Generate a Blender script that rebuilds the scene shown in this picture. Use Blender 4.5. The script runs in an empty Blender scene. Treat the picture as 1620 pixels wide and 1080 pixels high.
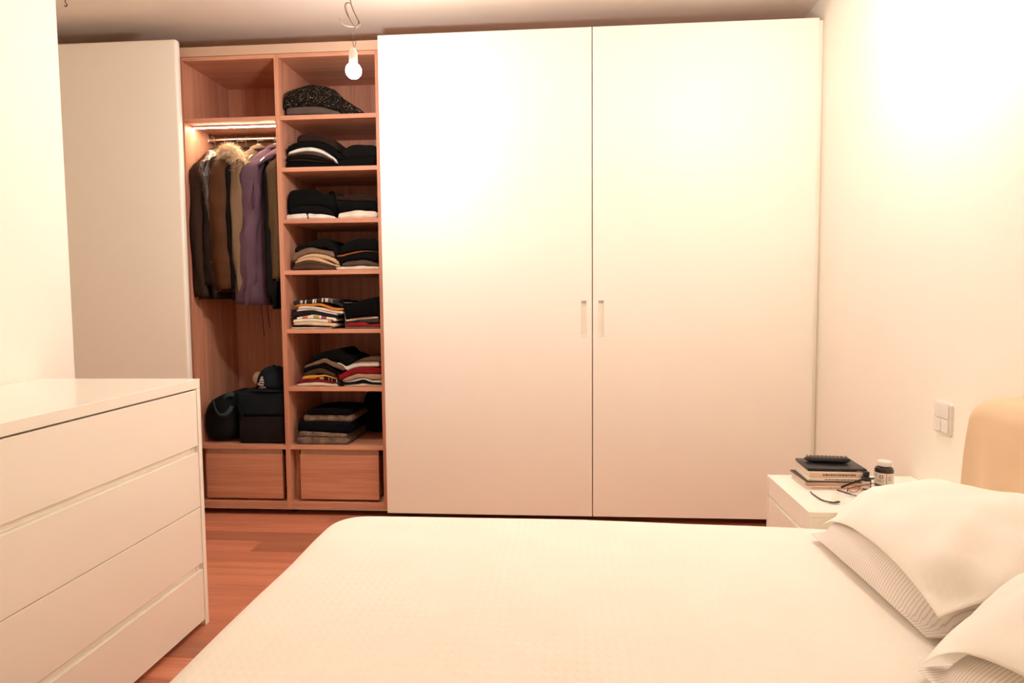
import bpy, bmesh, math, random
from mathutils import Vector, Matrix, noise
random.seed(7)
SC = bpy.context.scene
COL = SC.collection
PI = math.pi

# ---------------------------------------------------------------- camera
F_PX, YAW, PITCH, ROLL, CAM_Z = 1070.2, 0.0804, 0.0662, -0.0088, 1.1447
cam_d = bpy.data.cameras.new('camera')
cam_d.sensor_fit = 'HORIZONTAL'; cam_d.sensor_width = 36.0
cam_d.lens = F_PX / 1620.0 * 36.0
cam_d.clip_start = 0.02
cam = bpy.data.objects.new('camera', cam_d); COL.objects.link(cam)
_fw = Vector((-math.sin(YAW)*math.cos(PITCH), math.cos(YAW)*math.cos(PITCH), -math.sin(PITCH)))
_rt = Vector((math.cos(YAW), math.sin(YAW), 0)); _up = _rt.cross(_fw)
_r2 = _rt*math.cos(ROLL) + _up*math.sin(ROLL); _u2 = _up*math.cos(ROLL) - _rt*math.sin(ROLL)
M = Matrix((_r2, _u2, -_fw)).transposed().to_4x4(); M.translation = Vector((0, 0, CAM_Z))
cam.matrix_world = M
SC.camera = cam

# ---------------------------------------------------------------- world, exposure
world = bpy.data.worlds.new('world'); SC.world = world
world.use_nodes = True
world.node_tree.nodes['Background'].inputs[0].default_value = (1.0, 0.8, 0.6, 1)
world.node_tree.nodes['Background'].inputs[1].default_value = 0.02
SC.view_settings.view_transform = 'Standard'
SC.view_settings.look = 'None'
SC.view_settings.gamma = 1.0
SC.view_settings.use_curve_mapping = False
SC.view_settings.exposure = 0.73
SC.cycles.max_bounces = 10
SC.cycles.diffuse_bounces = 8
SC.cycles.glossy_bounces = 3
SC.cycles.transparent_max_bounces = 6
SC.cycles.use_adaptive_sampling = True
SC.cycles.adaptive_threshold = 0.06
SC.cycles.use_denoising = True
SC.cycles.sample_clamp_indirect = 6.0
BULB_COLOR = (1.0, 0.93, 0.93)
BULB_1 = 78.0      # watts, the bulb in view
BULB_2 = 62.0      # its twin just above the frame
LED = 55.0
BULB_POS_1 = (-0.816, 2.62, 2.022)
BULB_POS_2 = (0.80, 2.22, 2.24)

# ---------------------------------------------------------------- helpers
def srgb(r, g, b):
    f = lambda c: c/12.92 if c <= 0.04045 else ((c+0.055)/1.055)**2.4
    return (f(r/255), f(g/255), f(b/255), 1)

MATS = {}
def new_mat(name):
    m = bpy.data.materials.new(name); m.use_nodes = True
    nt = m.node_tree; b = nt.nodes['Principled BSDF']
    MATS[name] = m
    return m, nt, b

def coords(nt, scale=(1, 1, 1), kind='Object', rnd=False):
    tc = nt.nodes.new('ShaderNodeTexCoord'); mp = nt.nodes.new('ShaderNodeMapping')
    mp.inputs['Scale'].default_value = scale
    src = tc.outputs[kind]
    if rnd:
        oi = nt.nodes.new('ShaderNodeObjectInfo'); ml = nt.nodes.new('ShaderNodeVectorMath'); ml.operation = 'ADD'
        cb = nt.nodes.new('ShaderNodeCombineXYZ'); k = nt.nodes.new('ShaderNodeMath'); k.operation = 'MULTIPLY'; k.inputs[1].default_value = 57.0
        nt.links.new(oi.outputs['Random'], k.inputs[0])
        for i in range(3): nt.links.new(k.outputs[0], cb.inputs[i])
        nt.links.new(src, ml.inputs[0]); nt.links.new(cb.outputs[0], ml.inputs[1]); src = ml.outputs[0]
    nt.links.new(src, mp.inputs['Vector'])
    return mp.outputs['Vector']

def ramp(nt, fac, stops, interp='LINEAR'):
    r = nt.nodes.new('ShaderNodeValToRGB'); r.color_ramp.interpolation = interp
    e = r.color_ramp.elements
    while len(e) < len(stops): e.new(0.5)
    for el, (p, c) in zip(e, stops): el.position = p; el.color = c
    nt.links.new(fac, r.inputs[0])
    return r.outputs['Color']

def add_bump(nt, b, height, dist, strength=1.0):
    bp = nt.nodes.new('ShaderNodeBump'); bp.inputs['Distance'].default_value = dist; bp.inputs['Strength'].default_value = strength
    nt.links.new(height, bp.inputs['Height']); nt.links.new(bp.outputs[0], b.inputs['Normal'])

def noise_tex(nt, vec, scale, detail=4, rough=0.55):
    n = nt.nodes.new('ShaderNodeTexNoise'); n.inputs['Scale'].default_value = scale
    n.inputs['Detail'].default_value = detail; n.inputs['Roughness'].default_value = rough
    nt.links.new(vec, n.inputs['Vector']); return n.outputs['Fac']

def paint(name, c, rough=0.6, spec=0.3, bump=0.0004, scale=220, var=0.02):
    m, nt, b = new_mat(name)
    v = coords(nt); n = noise_tex(nt, v, 3.0, 3)
    lo = tuple(max(0, x*(1-var)) for x in c[:3]) + (1,)
    nt.links.new(ramp(nt, n, [(0.3, lo), (0.7, c)]), b.inputs['Base Color'])
    b.inputs['Roughness'].default_value = rough; b.inputs['Specular IOR Level'].default_value = spec
    if bump: add_bump(nt, b, noise_tex(nt, v, scale, 2), bump)
    return m

def plain(name, c, rough=0.5, spec=0.4, metal=0.0):
    m, nt, b = new_mat(name)
    v = coords(nt); n = noise_tex(nt, v, 40, 2)
    lo = tuple(x*0.93 for x in c[:3]) + (1,)
    nt.links.new(ramp(nt, n, [(0.3, lo), (0.7, c)]), b.inputs['Base Color'])
    b.inputs['Roughness'].default_value = rough; b.inputs['Specular IOR Level'].default_value = spec
    b.inputs['Metallic'].default_value = metal
    return m

def wood(name, c1, c2, axis, fine=1.0, rough=0.45, rnd=False, tint=0.0, spec=0.35):
    m, nt, b = new_mat(name)
    sc = [150*fine]*3; sc[axis] = 3.2
    v = coords(nt, tuple(sc), rnd=rnd)
    n1 = noise_tex(nt, v, 1.0, 5, 0.65)
    sc2 = [26*fine]*3; sc2[axis] = 1.1
    v2 = coords(nt, tuple(sc2), rnd=rnd)
    n2 = noise_tex(nt, v2, 1.0, 3, 0.5)
    mx = nt.nodes.new('ShaderNodeMath'); mx.operation = 'MULTIPLY_ADD'
    mx.inputs[1].default_value = 0.55
    h = nt.nodes.new('ShaderNodeMath'); h.operation = 'MULTIPLY'; h.inputs[1].default_value = 0.45
    nt.links.new(n2, h.inputs[0]); nt.links.new(n1, mx.inputs[0]); nt.links.new(h.outputs[0], mx.inputs[2])
    col = ramp(nt, mx.outputs[0], [(0.36, c2), (0.62, c1)])
    if tint:
        oi = nt.nodes.new('ShaderNodeObjectInfo'); hs = nt.nodes.new('ShaderNodeHueSaturation')
        mr = nt.nodes.new('ShaderNodeMapRange'); mr.inputs['To Min'].default_value = 1-tint; mr.inputs['To Max'].default_value = 1+tint
        nt.links.new(oi.outputs['Random'], mr.inputs['Value']); nt.links.new(mr.outputs[0], hs.inputs['Value']); nt.links.new(col, hs.inputs['Color'])
        col = hs.outputs['Color']
    nt.links.new(col, b.inputs['Base Color'])
    b.inputs['Roughness'].default_value = rough; b.inputs['Specular IOR Level'].default_value = spec
    add_bump(nt, b, mx.outputs[0], 0.0004)
    return m

def fabric(name, c, rough=0.9, var=0.2, weave=900, bump=0.0006, sheen=0.0, big=18):
    m, nt, b = new_mat(name)
    v = coords(nt); n = noise_tex(nt, v, big, 4)
    lo = tuple(x*(1-var) for x in c[:3]) + (1,)
    nt.links.new(ramp(nt, n, [(0.3, lo), (0.7, c)]), b.inputs['Base Color'])
    b.inputs['Roughness'].default_value = rough; b.inputs['Specular IOR Level'].default_value = 0.05
    if sheen: b.inputs['Sheen Weight'].default_value = sheen
    w = noise_tex(nt, v, weave, 2)
    add_bump(nt, b, w, bump)
    return m

def emit(name, c, s):
    m, nt, b = new_mat(name)
    b.inputs['Base Color'].default_value = (*c, 1)
    b.inputs['Emission Color'].default_value = (*c, 1); b.inputs['Emission Strength'].default_value = s
    return m

# ---- geometry: everything is modelled in world metres, then moved to its parent's origin
def gbox(bm, x0, x1, y0, y1, z0, z1, bev=0.0, seg=2):
    r = bmesh.ops.create_cube(bm, size=1.0)
    vs = r['verts']
    for v in vs:
        v.co = Vector(((x0+x1)/2 + v.co.x*(x1-x0), (y0+y1)/2 + v.co.y*(y1-y0), (z0+z1)/2 + v.co.z*(z1-z0)))
    if bev:
        es = {e for v in vs for e in v.link_edges}
        bmesh.ops.bevel(bm, geom=list(es), offset=bev, segments=seg, profile=0.5, affect='EDGES')
def gtube(bm, path, rad, n=10, cap=True, rx=None):
    """swept tube; rad is a number or list; rx optionally a list of (ra, rb) radii"""
    pts = [Vector(p) for p in path]; rings = []
    ref = Vector((0, 0, 1))
    prev = None
    for i, p in enumerate(pts):
        t = (pts[min(i+1, len(pts)-1)] - pts[max(i-1, 0)]).normalized()
        if prev is None:
            a = t.cross(ref) if abs(t.dot(ref)) < 0.95 else t.cross(Vector((0, 1, 0)))
            a.normalize()
        else:
            a = (prev - t*prev.dot(t)).normalized()
        prev = a; b2 = t.cross(a)
        r = rad[i] if isinstance(rad, (list, tuple)) else rad
        ra, rb = (r, r) if rx is None else rx[i]
        rings.append([bm.verts.new(p + a*math.cos(2*PI*k/n)*ra + b2*math.sin(2*PI*k/n)*rb) for k in range(n)])
    for r0, r1 in zip(rings, rings[1:]):
        for k in range(n): bm.faces.new((r0[k], r0[(k+1) % n], r1[(k+1) % n], r1[k]))
    if cap:
        bm.faces.new(rings[0][::-1]); bm.faces.new(rings[-1])
def glathe(bm, cx, cy, prof, n=24, axis=None):
    rings = []
    for r, z in prof:
        if r < 1e-6: rings.append([bm.verts.new((cx, cy, z))])
        else: rings.append([bm.verts.new((cx+r*math.cos(2*PI*k/n), cy+r*math.sin(2*PI*k/n), z)) for k in range(n)])
    for a, b2 in zip(rings, rings[1:]):
        for k in range(n):
            k2 = (k+1) % n
            if len(a) == 1 and len(b2) == 1: continue
            if len(a) == 1: bm.faces.new((a[0], b2[k2], b2[k]))
            elif len(b2) == 1: bm.faces.new((a[k], a[k2], b2[0]))
            else: bm.faces.new((a[k], a[k2], b2[k2], b2[k]))
def gloft(bm, rings, cap=True, closed=True):
    R = [[bm.verts.new(p) for p in r] for r in rings]
    n = len(R[0])
    for a, b2 in zip(R, R[1:]):
        for k in range(n if closed else n-1): bm.faces.new((a[k], a[(k+1) % n], b2[(k+1) % n], b2[k]))
    if cap and closed:
        bm.faces.new(R[0][::-1]); bm.faces.new(R[-1])
    return R
def smooth_path(pts, per=6):
    """Catmull-Rom through the points"""
    P = [Vector(p) for p in pts]; out = []
    for i in range(len(P)-1):
        p0, p1, p2, p3 = P[max(i-1, 0)], P[i], P[i+1], P[min(i+2, len(P)-1)]
        for k in range(per):
            t = k/per
            out.append(0.5*((2*p1) + (p2-p0)*t + (2*p0-5*p1+4*p2-p3)*t*t + (3*p1-p0-3*p2+p3)*t*t*t))
    out.append(P[-1]); return out
def rot_z(bm, cx, cy, ang, verts=None):
    bmesh.ops.rotate(bm, verts=list(verts or bm.verts), cent=(cx, cy, 0), matrix=Matrix.Rotation(ang, 3, 'Z'))

def wloc(o):
    v = Vector((0, 0, 0))
    while o is not None: v += o.location; o = o.parent
    return v
def obj(name, bm, mat, parent=None, smooth=False, origin=None, label=None, kind=None):
    """links the bmesh as ONE mesh object; world coordinates -> local to the parent's origin"""
    bmesh.ops.recalc_face_normals(bm, faces=list(bm.faces))
    me = bpy.data.meshes.new(name)
    if parent is not None: off = wloc(parent)
    else:
        if origin is None:
            xs = [v.co for v in bm.verts]
            origin = (sum(v.x for v in xs)/len(xs), sum(v.y for v in xs)/len(xs), min(v.z for v in xs))
        off = Vector(origin)
    for v in bm.verts: v.co -= off
    bm.to_mesh(me); bm.free()
    if smooth:
        me.polygons.foreach_set('use_smooth', [True]*len(me.polygons))
        if smooth == 'auto': me.set_sharp_from_angle(angle=math.radians(38))
    me.materials.append(MATS[mat])
    o = bpy.data.objects.new(name, me); COL.objects.link(o)
    if parent is not None: o.parent = parent
    else: o.location = off
    if label: o['label'] = label
    if kind: o['kind'] = kind
    return o
def thing(name, label, cat, loc, group=None):
    o = bpy.data.objects.new(name, None); COL.objects.link(o)
    o.empty_display_size = 0.1; o.location = loc; o['label'] = label; o['category'] = cat
    if group: o['group'] = group
    return o
def tag(o, label, cat, group=None):
    o['label'] = label; o['category'] = cat
    if group: o['group'] = group
    return o
def box(name, mat, parent, x0, x1, y0, y1, z0, z1, bev=0.001, seg=2, label=None, kind=None, smooth=False):
    bm = bmesh.new(); gbox(bm, x0, x1, y0, y1, z0, z1, bev, seg)
    return obj(name, bm, mat, parent, label=label, kind=kind, smooth=smooth)
def lerp_poly(pts, x):
    if x <= pts[0][0]: return pts[0][1]
    for (xa, za), (xb, zb) in zip(pts, pts[1:]):
        if x <= xb:
            t = (x-xa)/(xb-xa) if xb > xa else 0
            return za + (zb-za)*t
    return pts[-1][1]

# ---------------------------------------------------------------- materials
paint('wall_paint', (0.935, 0.895, 0.795, 1), 0.75, 0.2, 0.0005, 260)
paint('ceiling_paint', (0.94, 0.875, 0.75, 1), 0.8, 0.15, 0.0005, 200)
paint('door_lacquer', (0.925, 0.885, 0.79, 1), 0.42, 0.4, 0.0, 0, 0.01)
paint('dresser_lacquer', (0.925, 0.88, 0.78, 1), 0.18, 0.45, 0.0, 0, 0.01)
paint('nightstand_lacquer', (0.925, 0.88, 0.78, 1), 0.35, 0.4, 0.0, 0, 0.01)
wood('oak_upright', (0.68, 0.335, 0.21, 1), (0.47, 0.195, 0.12, 1), 2)
wood('oak_lying', (0.68, 0.335, 0.21, 1), (0.47, 0.195, 0.12, 1), 0)
wood('floor_oak', (0.60, 0.23, 0.132, 1), (0.42, 0.145, 0.082, 1), 0, 0.6, 0.35, rnd=True, tint=0.22)
plain('under_floor', (0.09, 0.045, 0.03, 1), 0.8)
plain('dark_shadow_gap', (0.03, 0.028, 0.026, 1), 0.8)
paint('fascia_laminate', (0.60, 0.42, 0.30, 1), 0.5, 0.3, 0, 0)
plain('handle_strip', (0.50, 0.36, 0.26, 1), 0.45)
plain('chrome', (0.75, 0.73, 0.70, 1), 0.18, 0.5, 1.0)
plain('aluminium', (0.62, 0.58, 0.54, 1), 0.4, 0.5, 0.9)
plain('steel_wire', (0.4, 0.38, 0.36, 1), 0.35, 0.5, 1.0)
plain('white_plastic', (0.84, 0.80, 0.74, 1), 0.35)
plain('black_plastic', (0.012, 0.012, 0.013, 1), 0.35)
plain('black_rubber', (0.02, 0.02, 0.02, 1), 0.55)
emit('bulb_glow', BULB_COLOR, 12.0)
emit('led_glow', (1.0, 0.80, 0.58), LED)

# ---------------------------------------------------------------- the room
X_R, X_L, X_A = 1.215, -1.85, -3.10        # right wall, left wall, end of the alcove
Y_B, Y_F, Z_C = 3.95, -0.90, 2.55
def struct(name, mat, *b):
    bm = bmesh.new(); gbox(bm, *b)
    return obj(name, bm, mat, None, origin=((b[0]+b[1])/2, (b[2]+b[3])/2, b[4]), kind='structure')
floor = struct('floor', 'under_floor', X_A, X_R, Y_F, Y_B, -0.08, -0.012)
struct('ceiling', 'ceiling_paint', X_A-0.1, X_R+0.1, Y_F-0.1, Y_B+0.1, Z_C, Z_C+0.1)
struct('wall_right', 'wall_paint', X_R, X_R+0.1, Y_F-0.1, Y_B+0.1, -0.08, Z_C)
struct('wall_left', 'wall_paint', X_A, X_L, Y_F, 2.40, -0.0005, Z_C)
struct('wall_alcove', 'wall_paint', X_A-0.1, X_A, Y_F-0.1, Y_B+0.1, -0.08, Z_C)
struct('wall_back', 'wall_paint', X_A, X_R, Y_B, Y_B+0.1, -0.08, Z_C)
struct('wall_front', 'wall_paint', X_A, X_R, Y_F-0.1, Y_F, -0.08, Z_C)

# floor planks: shared mesh, scaled in length
def floor_planks():
    W, L = 0.128, 1.30
    bm = bmesh.new(); gbox(bm, 0, 1, 0.0006, W-0.0006, -0.012, 0.0, 0.0)
    me = bpy.data.meshes.new('plank')
    # fine chamfer on the long top edges
    es = [e for e in bm.edges if all(v.co.z > -0.001 for v in e.verts) and abs(e.verts[0].co.y-e.verts[1].co.y) < 1e-6]
    bmesh.ops.bevel(bm, geom=es, offset=0.0012, segments=1, affect='EDGES')
    bm.to_mesh(me); bm.free(); me.materials.append(MATS['floor_oak'])
    y = 3.159 + W*6; k = 0
    rr = random.Random(3)
    while y > -0.9:
        y0 = y - W
        xmin = X_A if y > 2.4 else X_L
        x = xmin - rr.uniform(0.1, 1.1)
        while x < X_R:
            a, b2 = max(x, xmin)+0.0006, min(x+L, X_R)-0.0006
            if b2-a > 0.03 and y0 > Y_F and y0+W < Y_B:
                o = bpy.data.objects.new('plank', me); COL.objects.link(o)
                o.parent = floor; o.location = Vector((a, y0, 0)) - floor.location; o.scale = (b2-a, 1, 1)
            x += L
        y -= W; k += 1
floor_planks()

# ---------------------------------------------------------------- wardrobe
wd = thing('wardrobe', 'built-in oak wardrobe with tall white sliding doors across the far wall', 'wardrobe', (-0.9, 3.66, 0.0))
YC, YK = 3.42, 3.90
ZB, ZT = 0.037, 2.385
XL0, XL1, XD0, XD1, XR0, XR1 = -1.985, -1.965, -1.480, -1.455, -0.956, -0.937
def wp(name, x0, x1, y0, y1, z0, z1, mat='oak_upright', **k): return box(name, mat, wd, x0, x1, y0, y1, z0, z1, 0.0012, **k)
wp('side_panel', XL0, XL1, YC, YK, ZB, ZT)
wp('divider_panel', XD0, XD1, YC, YK, ZB, ZT)
wp('divider_panel', XR0, XR1, YC, YK, ZB, ZT)
wp('back_panel', XL0, XR1, YK, YK+0.012, ZB, ZT)
for a, b2 in ((XL1, XD0), (XD1, XR0)):
    wp('top_panel', a, b2, YC, YK, 2.365, ZT, 'oak_lying')
    wp('bottom_panel', a, b2, YC, YK, ZB, 0.068, 'oak_lying')
SHELF_Z = [2.077, 1.816, 1.553, 1.290, 0.985, 0.682, 0.372]
for z in SHELF_Z:
    s = wp('shelf', XD1, XR0, YC+0.001, YK, z-0.022, z, 'oak_lying')
    for sx in (XD1+0.012, XR0-0.012):
        for y in (YC+0.05, YK-0.08):
            bm = bmesh.new(); glathe(bm, sx, y, [(0, z-0.028), (0.004, z-0.028), (0.004, z-0.0215), (0, z-0.0215)], 8)
            obj('shelf_pin', bm, 'chrome', s)
for z in (2.077, 0.372): wp('shelf', XL1, XD0, YC+0.001, YK, z-0.022, z, 'oak_lying')
# the rest of the carcass behind the closed and the parked doors
wp('filler_strip', 1.1895, X_R-0.001, 3.392, 3.399, 0.036, 2.433, 'door_lacquer')
wp('side_panel', X_R-0.030, X_R-0.012, 3.40, YK, ZB, 2.43, 'door_lacquer')
wp('back_panel', XR1+0.001, X_R-0.031, YK, YK+0.012, ZB, ZT)
wp('top_panel', XR1, X_R-0.031, YC, YK, 2.365, ZT)
wp('bottom_panel', XR1, X_R-0.031, YC, YK, ZB, 0.068)
wp('divider_panel', 0.118, 0.139, YC, YK-0.001, 0.069, 2.364)
wp('side_panel', X_A+0.015, X_A+0.035, YC, YK, ZB, ZT)
wp('back_panel', X_A+0.036, XL0-0.001, YK, YK+0.012, ZB, ZT)
wp('top_panel', X_A+0.036, XL0, YC, YK, 2.365, ZT)
wp('bottom_panel', X_A+0.036, XL0, YC, YK, ZB, 0.068)
wp('fascia', X_A+0.02, X_R-0.031, YC-0.004, YC+0.014, ZT+0.001, 2.433, 'fascia_laminate', label='pale strip above the open oak bays')
wp('floor_rail', X_A+0.05, X_R-0.04, YC-0.010, YC+0.002, ZB-0.006, ZB+0.001, 'aluminium')
for x in (-3.02, -1.975, -1.467, -0.946, 0.13, 1.16):
    for y in (3.50, 3.84):
        bm = bmesh.new(); glathe(bm, x, y, [(0, 0), (0.022, 0), (0.022, 0.006), (0.014, 0.010), (0.014, ZB), (0, ZB)], 12)
        obj('foot', bm, 'black_plastic', wd, smooth='auto')

def sliding_door(x0, x1, y0, y1, z0, z1, pocket=None, label=None, bev=0.0):
    bm = bmesh.new()
    if pocket is None:
        gbox(bm, x0, x1, y0, y1, z0, z1, bev or 0.002, 3 if bev else 2)
        return obj('sliding_door', bm, 'door_lacquer', wd, label=label)
    px0, px1, pz0, pz1 = pocket; dp = 0.013
    X = [x0, px0, px1, x1]; Z = [z0, pz0, pz1, z1]
    V = {}
    def v(x, y, z):
        k = (round(x, 5), round(y, 5), round(z, 5))
        if k not in V: V[k] = bm.verts.new((x, y, z))
        return V[k]
    for i in range(3):
        for j in range(3):
            y = y0 if (i, j) != (1, 1) else y0+dp
            bm.faces.new([v(X[i], y, Z[j]), v(X[i+1], y, Z[j]), v(X[i+1], y, Z[j+1]), v(X[i], y, Z[j+1])])
            bm.faces.new([v(X[i], y1, Z[j]), v(X[i], y1, Z[j+1]), v(X[i+1], y1, Z[j+1]), v(X[i+1], y1, Z[j])])
    ring = [(px0, pz0), (px1, pz0), (px1, pz1), (px0, pz1)]
    for (a, c), (b2, d) in zip(ring, ring[1:]+ring[:1]):
        bm.faces.new([v(a, y0, c), v(a, y0+dp, c), v(b2, y0+dp, d), v(b2, y0, d)])
    for i in range(3):
        for z in (z0, z1): bm.faces.new([v(X[i], y0, z), v(X[i+1], y0, z), v(X[i+1], y1, z), v(X[i], y1, z)])
        for x in (x0, x1): bm.faces.new([v(x, y0, Z[i]), v(x, y0, Z[i+1]), v(x, y1, Z[i+1]), v(x, y1, Z[i])])
    d = obj('sliding_door', bm, 'door_lacquer', wd, label=label)
    # lining of the finger recess: a thin liner set inside the pocket
    bm = bmesh.new(); t = 0.0012; e = 0.0004
    gbox(bm, px0+e, px0+t, y0+0.0006, y0+dp-e, pz0+e, pz1-e)
    gbox(bm, px1-t, px1-e, y0+0.0006, y0+dp-e, pz0+e, pz1-e)
    gbox(bm, px0+t, px1-t, y0+0.0006, y0+dp-e, pz1-t, pz1-e)
    gbox(bm, px0+t, px1-t, y0+0.0006, y0+dp-e, pz0+e, pz0+t)
    obj('recessed_handle', bm, 'door_lacquer', d)
    return d
YD = 3.367
sliding_door(-0.924, 0.1262, YD, YD+0.028, 0.036, 2.435, (0.073, 0.100, 0.941, 1.122), 'closed white door right of the open shelves')
sliding_door(0.1310, 1.187, YD, YD+0.028, 0.036, 2.435, (0.158, 0.185, 0.941, 1.122), 'closed white door next to the right wall')
sliding_door(-2.98, -1.922, 3.297, 3.335, 0.036, 2.433, None, 'white door slid open to the left', bev=0.012)

# oak drawers under the two bays
def wardrobe_drawer(x0, x1, xa, xb):
    yf = YC+0.016
    d = box('drawer', 'oak_lying', wd, x0, x1, yf, yf+0.018, 0.080, 0.322, 0.0012)
    box('drawer_box', 'oak_lying', d, x0+0.012, x1-0.012, yf+0.019, YK-0.02, 0.085, 0.30, 0.001)
    box('top_strip', 'handle_strip', d, x0+0.003, x1-0.001, yf+0.006, yf+0.014, 0.3225, 0.3495, 0.0005, label='pale strip above the drawer')
    for a, b2 in ((xa+0.0005, x0-0.022), (x1+0.022, xb-0.0005)):
        box('side_filler', 'oak_upright', d, a, b2, yf+0.05, yf+0.068, 0.069, 0.3495, 0.0005)
wardrobe_drawer(-1.930, -1.507, XL1, XD0)
wardrobe_drawer(-1.410, -0.986, XD1, XR0)

# lit hanging rail
bm = bmesh.new(); gbox(bm, XL1+0.006, XD0-0.006, 3.489, 3.511, 2.0475, 2.0549, 0.001)
prof = obj('light_profile', bm, 'aluminium', wd)
bm = bmesh.new(); gbox(bm, XL1+0.010, XD0-0.010, 3.492, 3.508, 2.0455, 2.0474)
obj('light_strip', bm, 'led_glow', prof, label='glowing warm light strip')
bm = bmesh.new(); gtube(bm, [(XL1+0.003, 3.655, 2.02), (XD0-0.003, 3.655, 2.02)], 0.0125, 16)
rail = obj('hanging_rail', bm, 'chrome', wd, smooth='auto')
for x in (XL1+0.002, XD0-0.002):
    bm = bmesh.new()
    gbox(bm, x-0.003+(0.003 if x < -1.7 else -0.003), x+0.003+(0.003 if x < -1.7 else -0.003), 3.643, 3.667, 2.005, 2.0545, 0.001)
    obj('rail_bracket', bm, 'chrome', rail)

# ---------------------------------------------------------------- dresser
DX, DY1, DY0 = -1.270, 2.241, 1.04
dr = thing('dresser', 'white glossy low dresser with four wide drawers against the left wall', 'dresser', (-1.56, 1.64, 0.0))
XB = X_L+0.004
box('top_panel', 'dresser_lacquer', dr, XB, DX, DY0, DY1, 0.8385, 0.8705, 0.0015, 3)
for a in (DY0, DY1-0.022): box('side_panel', 'dresser_lacquer', dr, XB, DX, a, a+0.022, 0.0, 0.838, 0.0012)
box('back_panel', 'dresser_lacquer', dr, XB, XB+0.01, DY0+0.022, DY1-0.022, 0.02, 0.838, 0.0005)
box('bottom_panel', 'dresser_lacquer', dr, XB+0.011, DX-0.05, DY0+0.0225, DY1-0.0225, 0.022, 0.036, 0.0005)
for i, (z0, z1, groove) in enumerate(((0.640, 0.8335, 'b'), (0.4258, 0.617, 't'), (0.2270, 0.4232, 'b'), (0.0215, 0.204, 't'))):
    ya, yb = DY0+0.0235, DY1-0.0235
    t = 0.020; x0, x1 = DX-0.0015-t, DX-0.0015
    bm = bmesh.new(); gbox(bm, x0, x1, ya, yb, z0, z1, 0.0012)
    d = obj('drawer', bm, 'dresser_lacquer', dr)
    box('drawer_box', 'dresser_lacquer', d, XB+0.03, x0-0.0005, ya+0.012, yb-0.012, z0+0.013, z1-0.03, 0.0005)
for z0, z1 in ((0.6172, 0.6398), (0.2042, 0.2268)):
    box('finger_channel', 'dresser_lacquer', dr, DX-0.0195, DX-0.0165, DY0+0.0225, DY1-0.0420, z0, z1, 0.0003)
    box('channel_stop', 'dresser_lacquer', dr, DX-0.0195, DX-0.0150, DY1-0.0408, DY1-0.0225, z0, z1, 0.0003)
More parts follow.
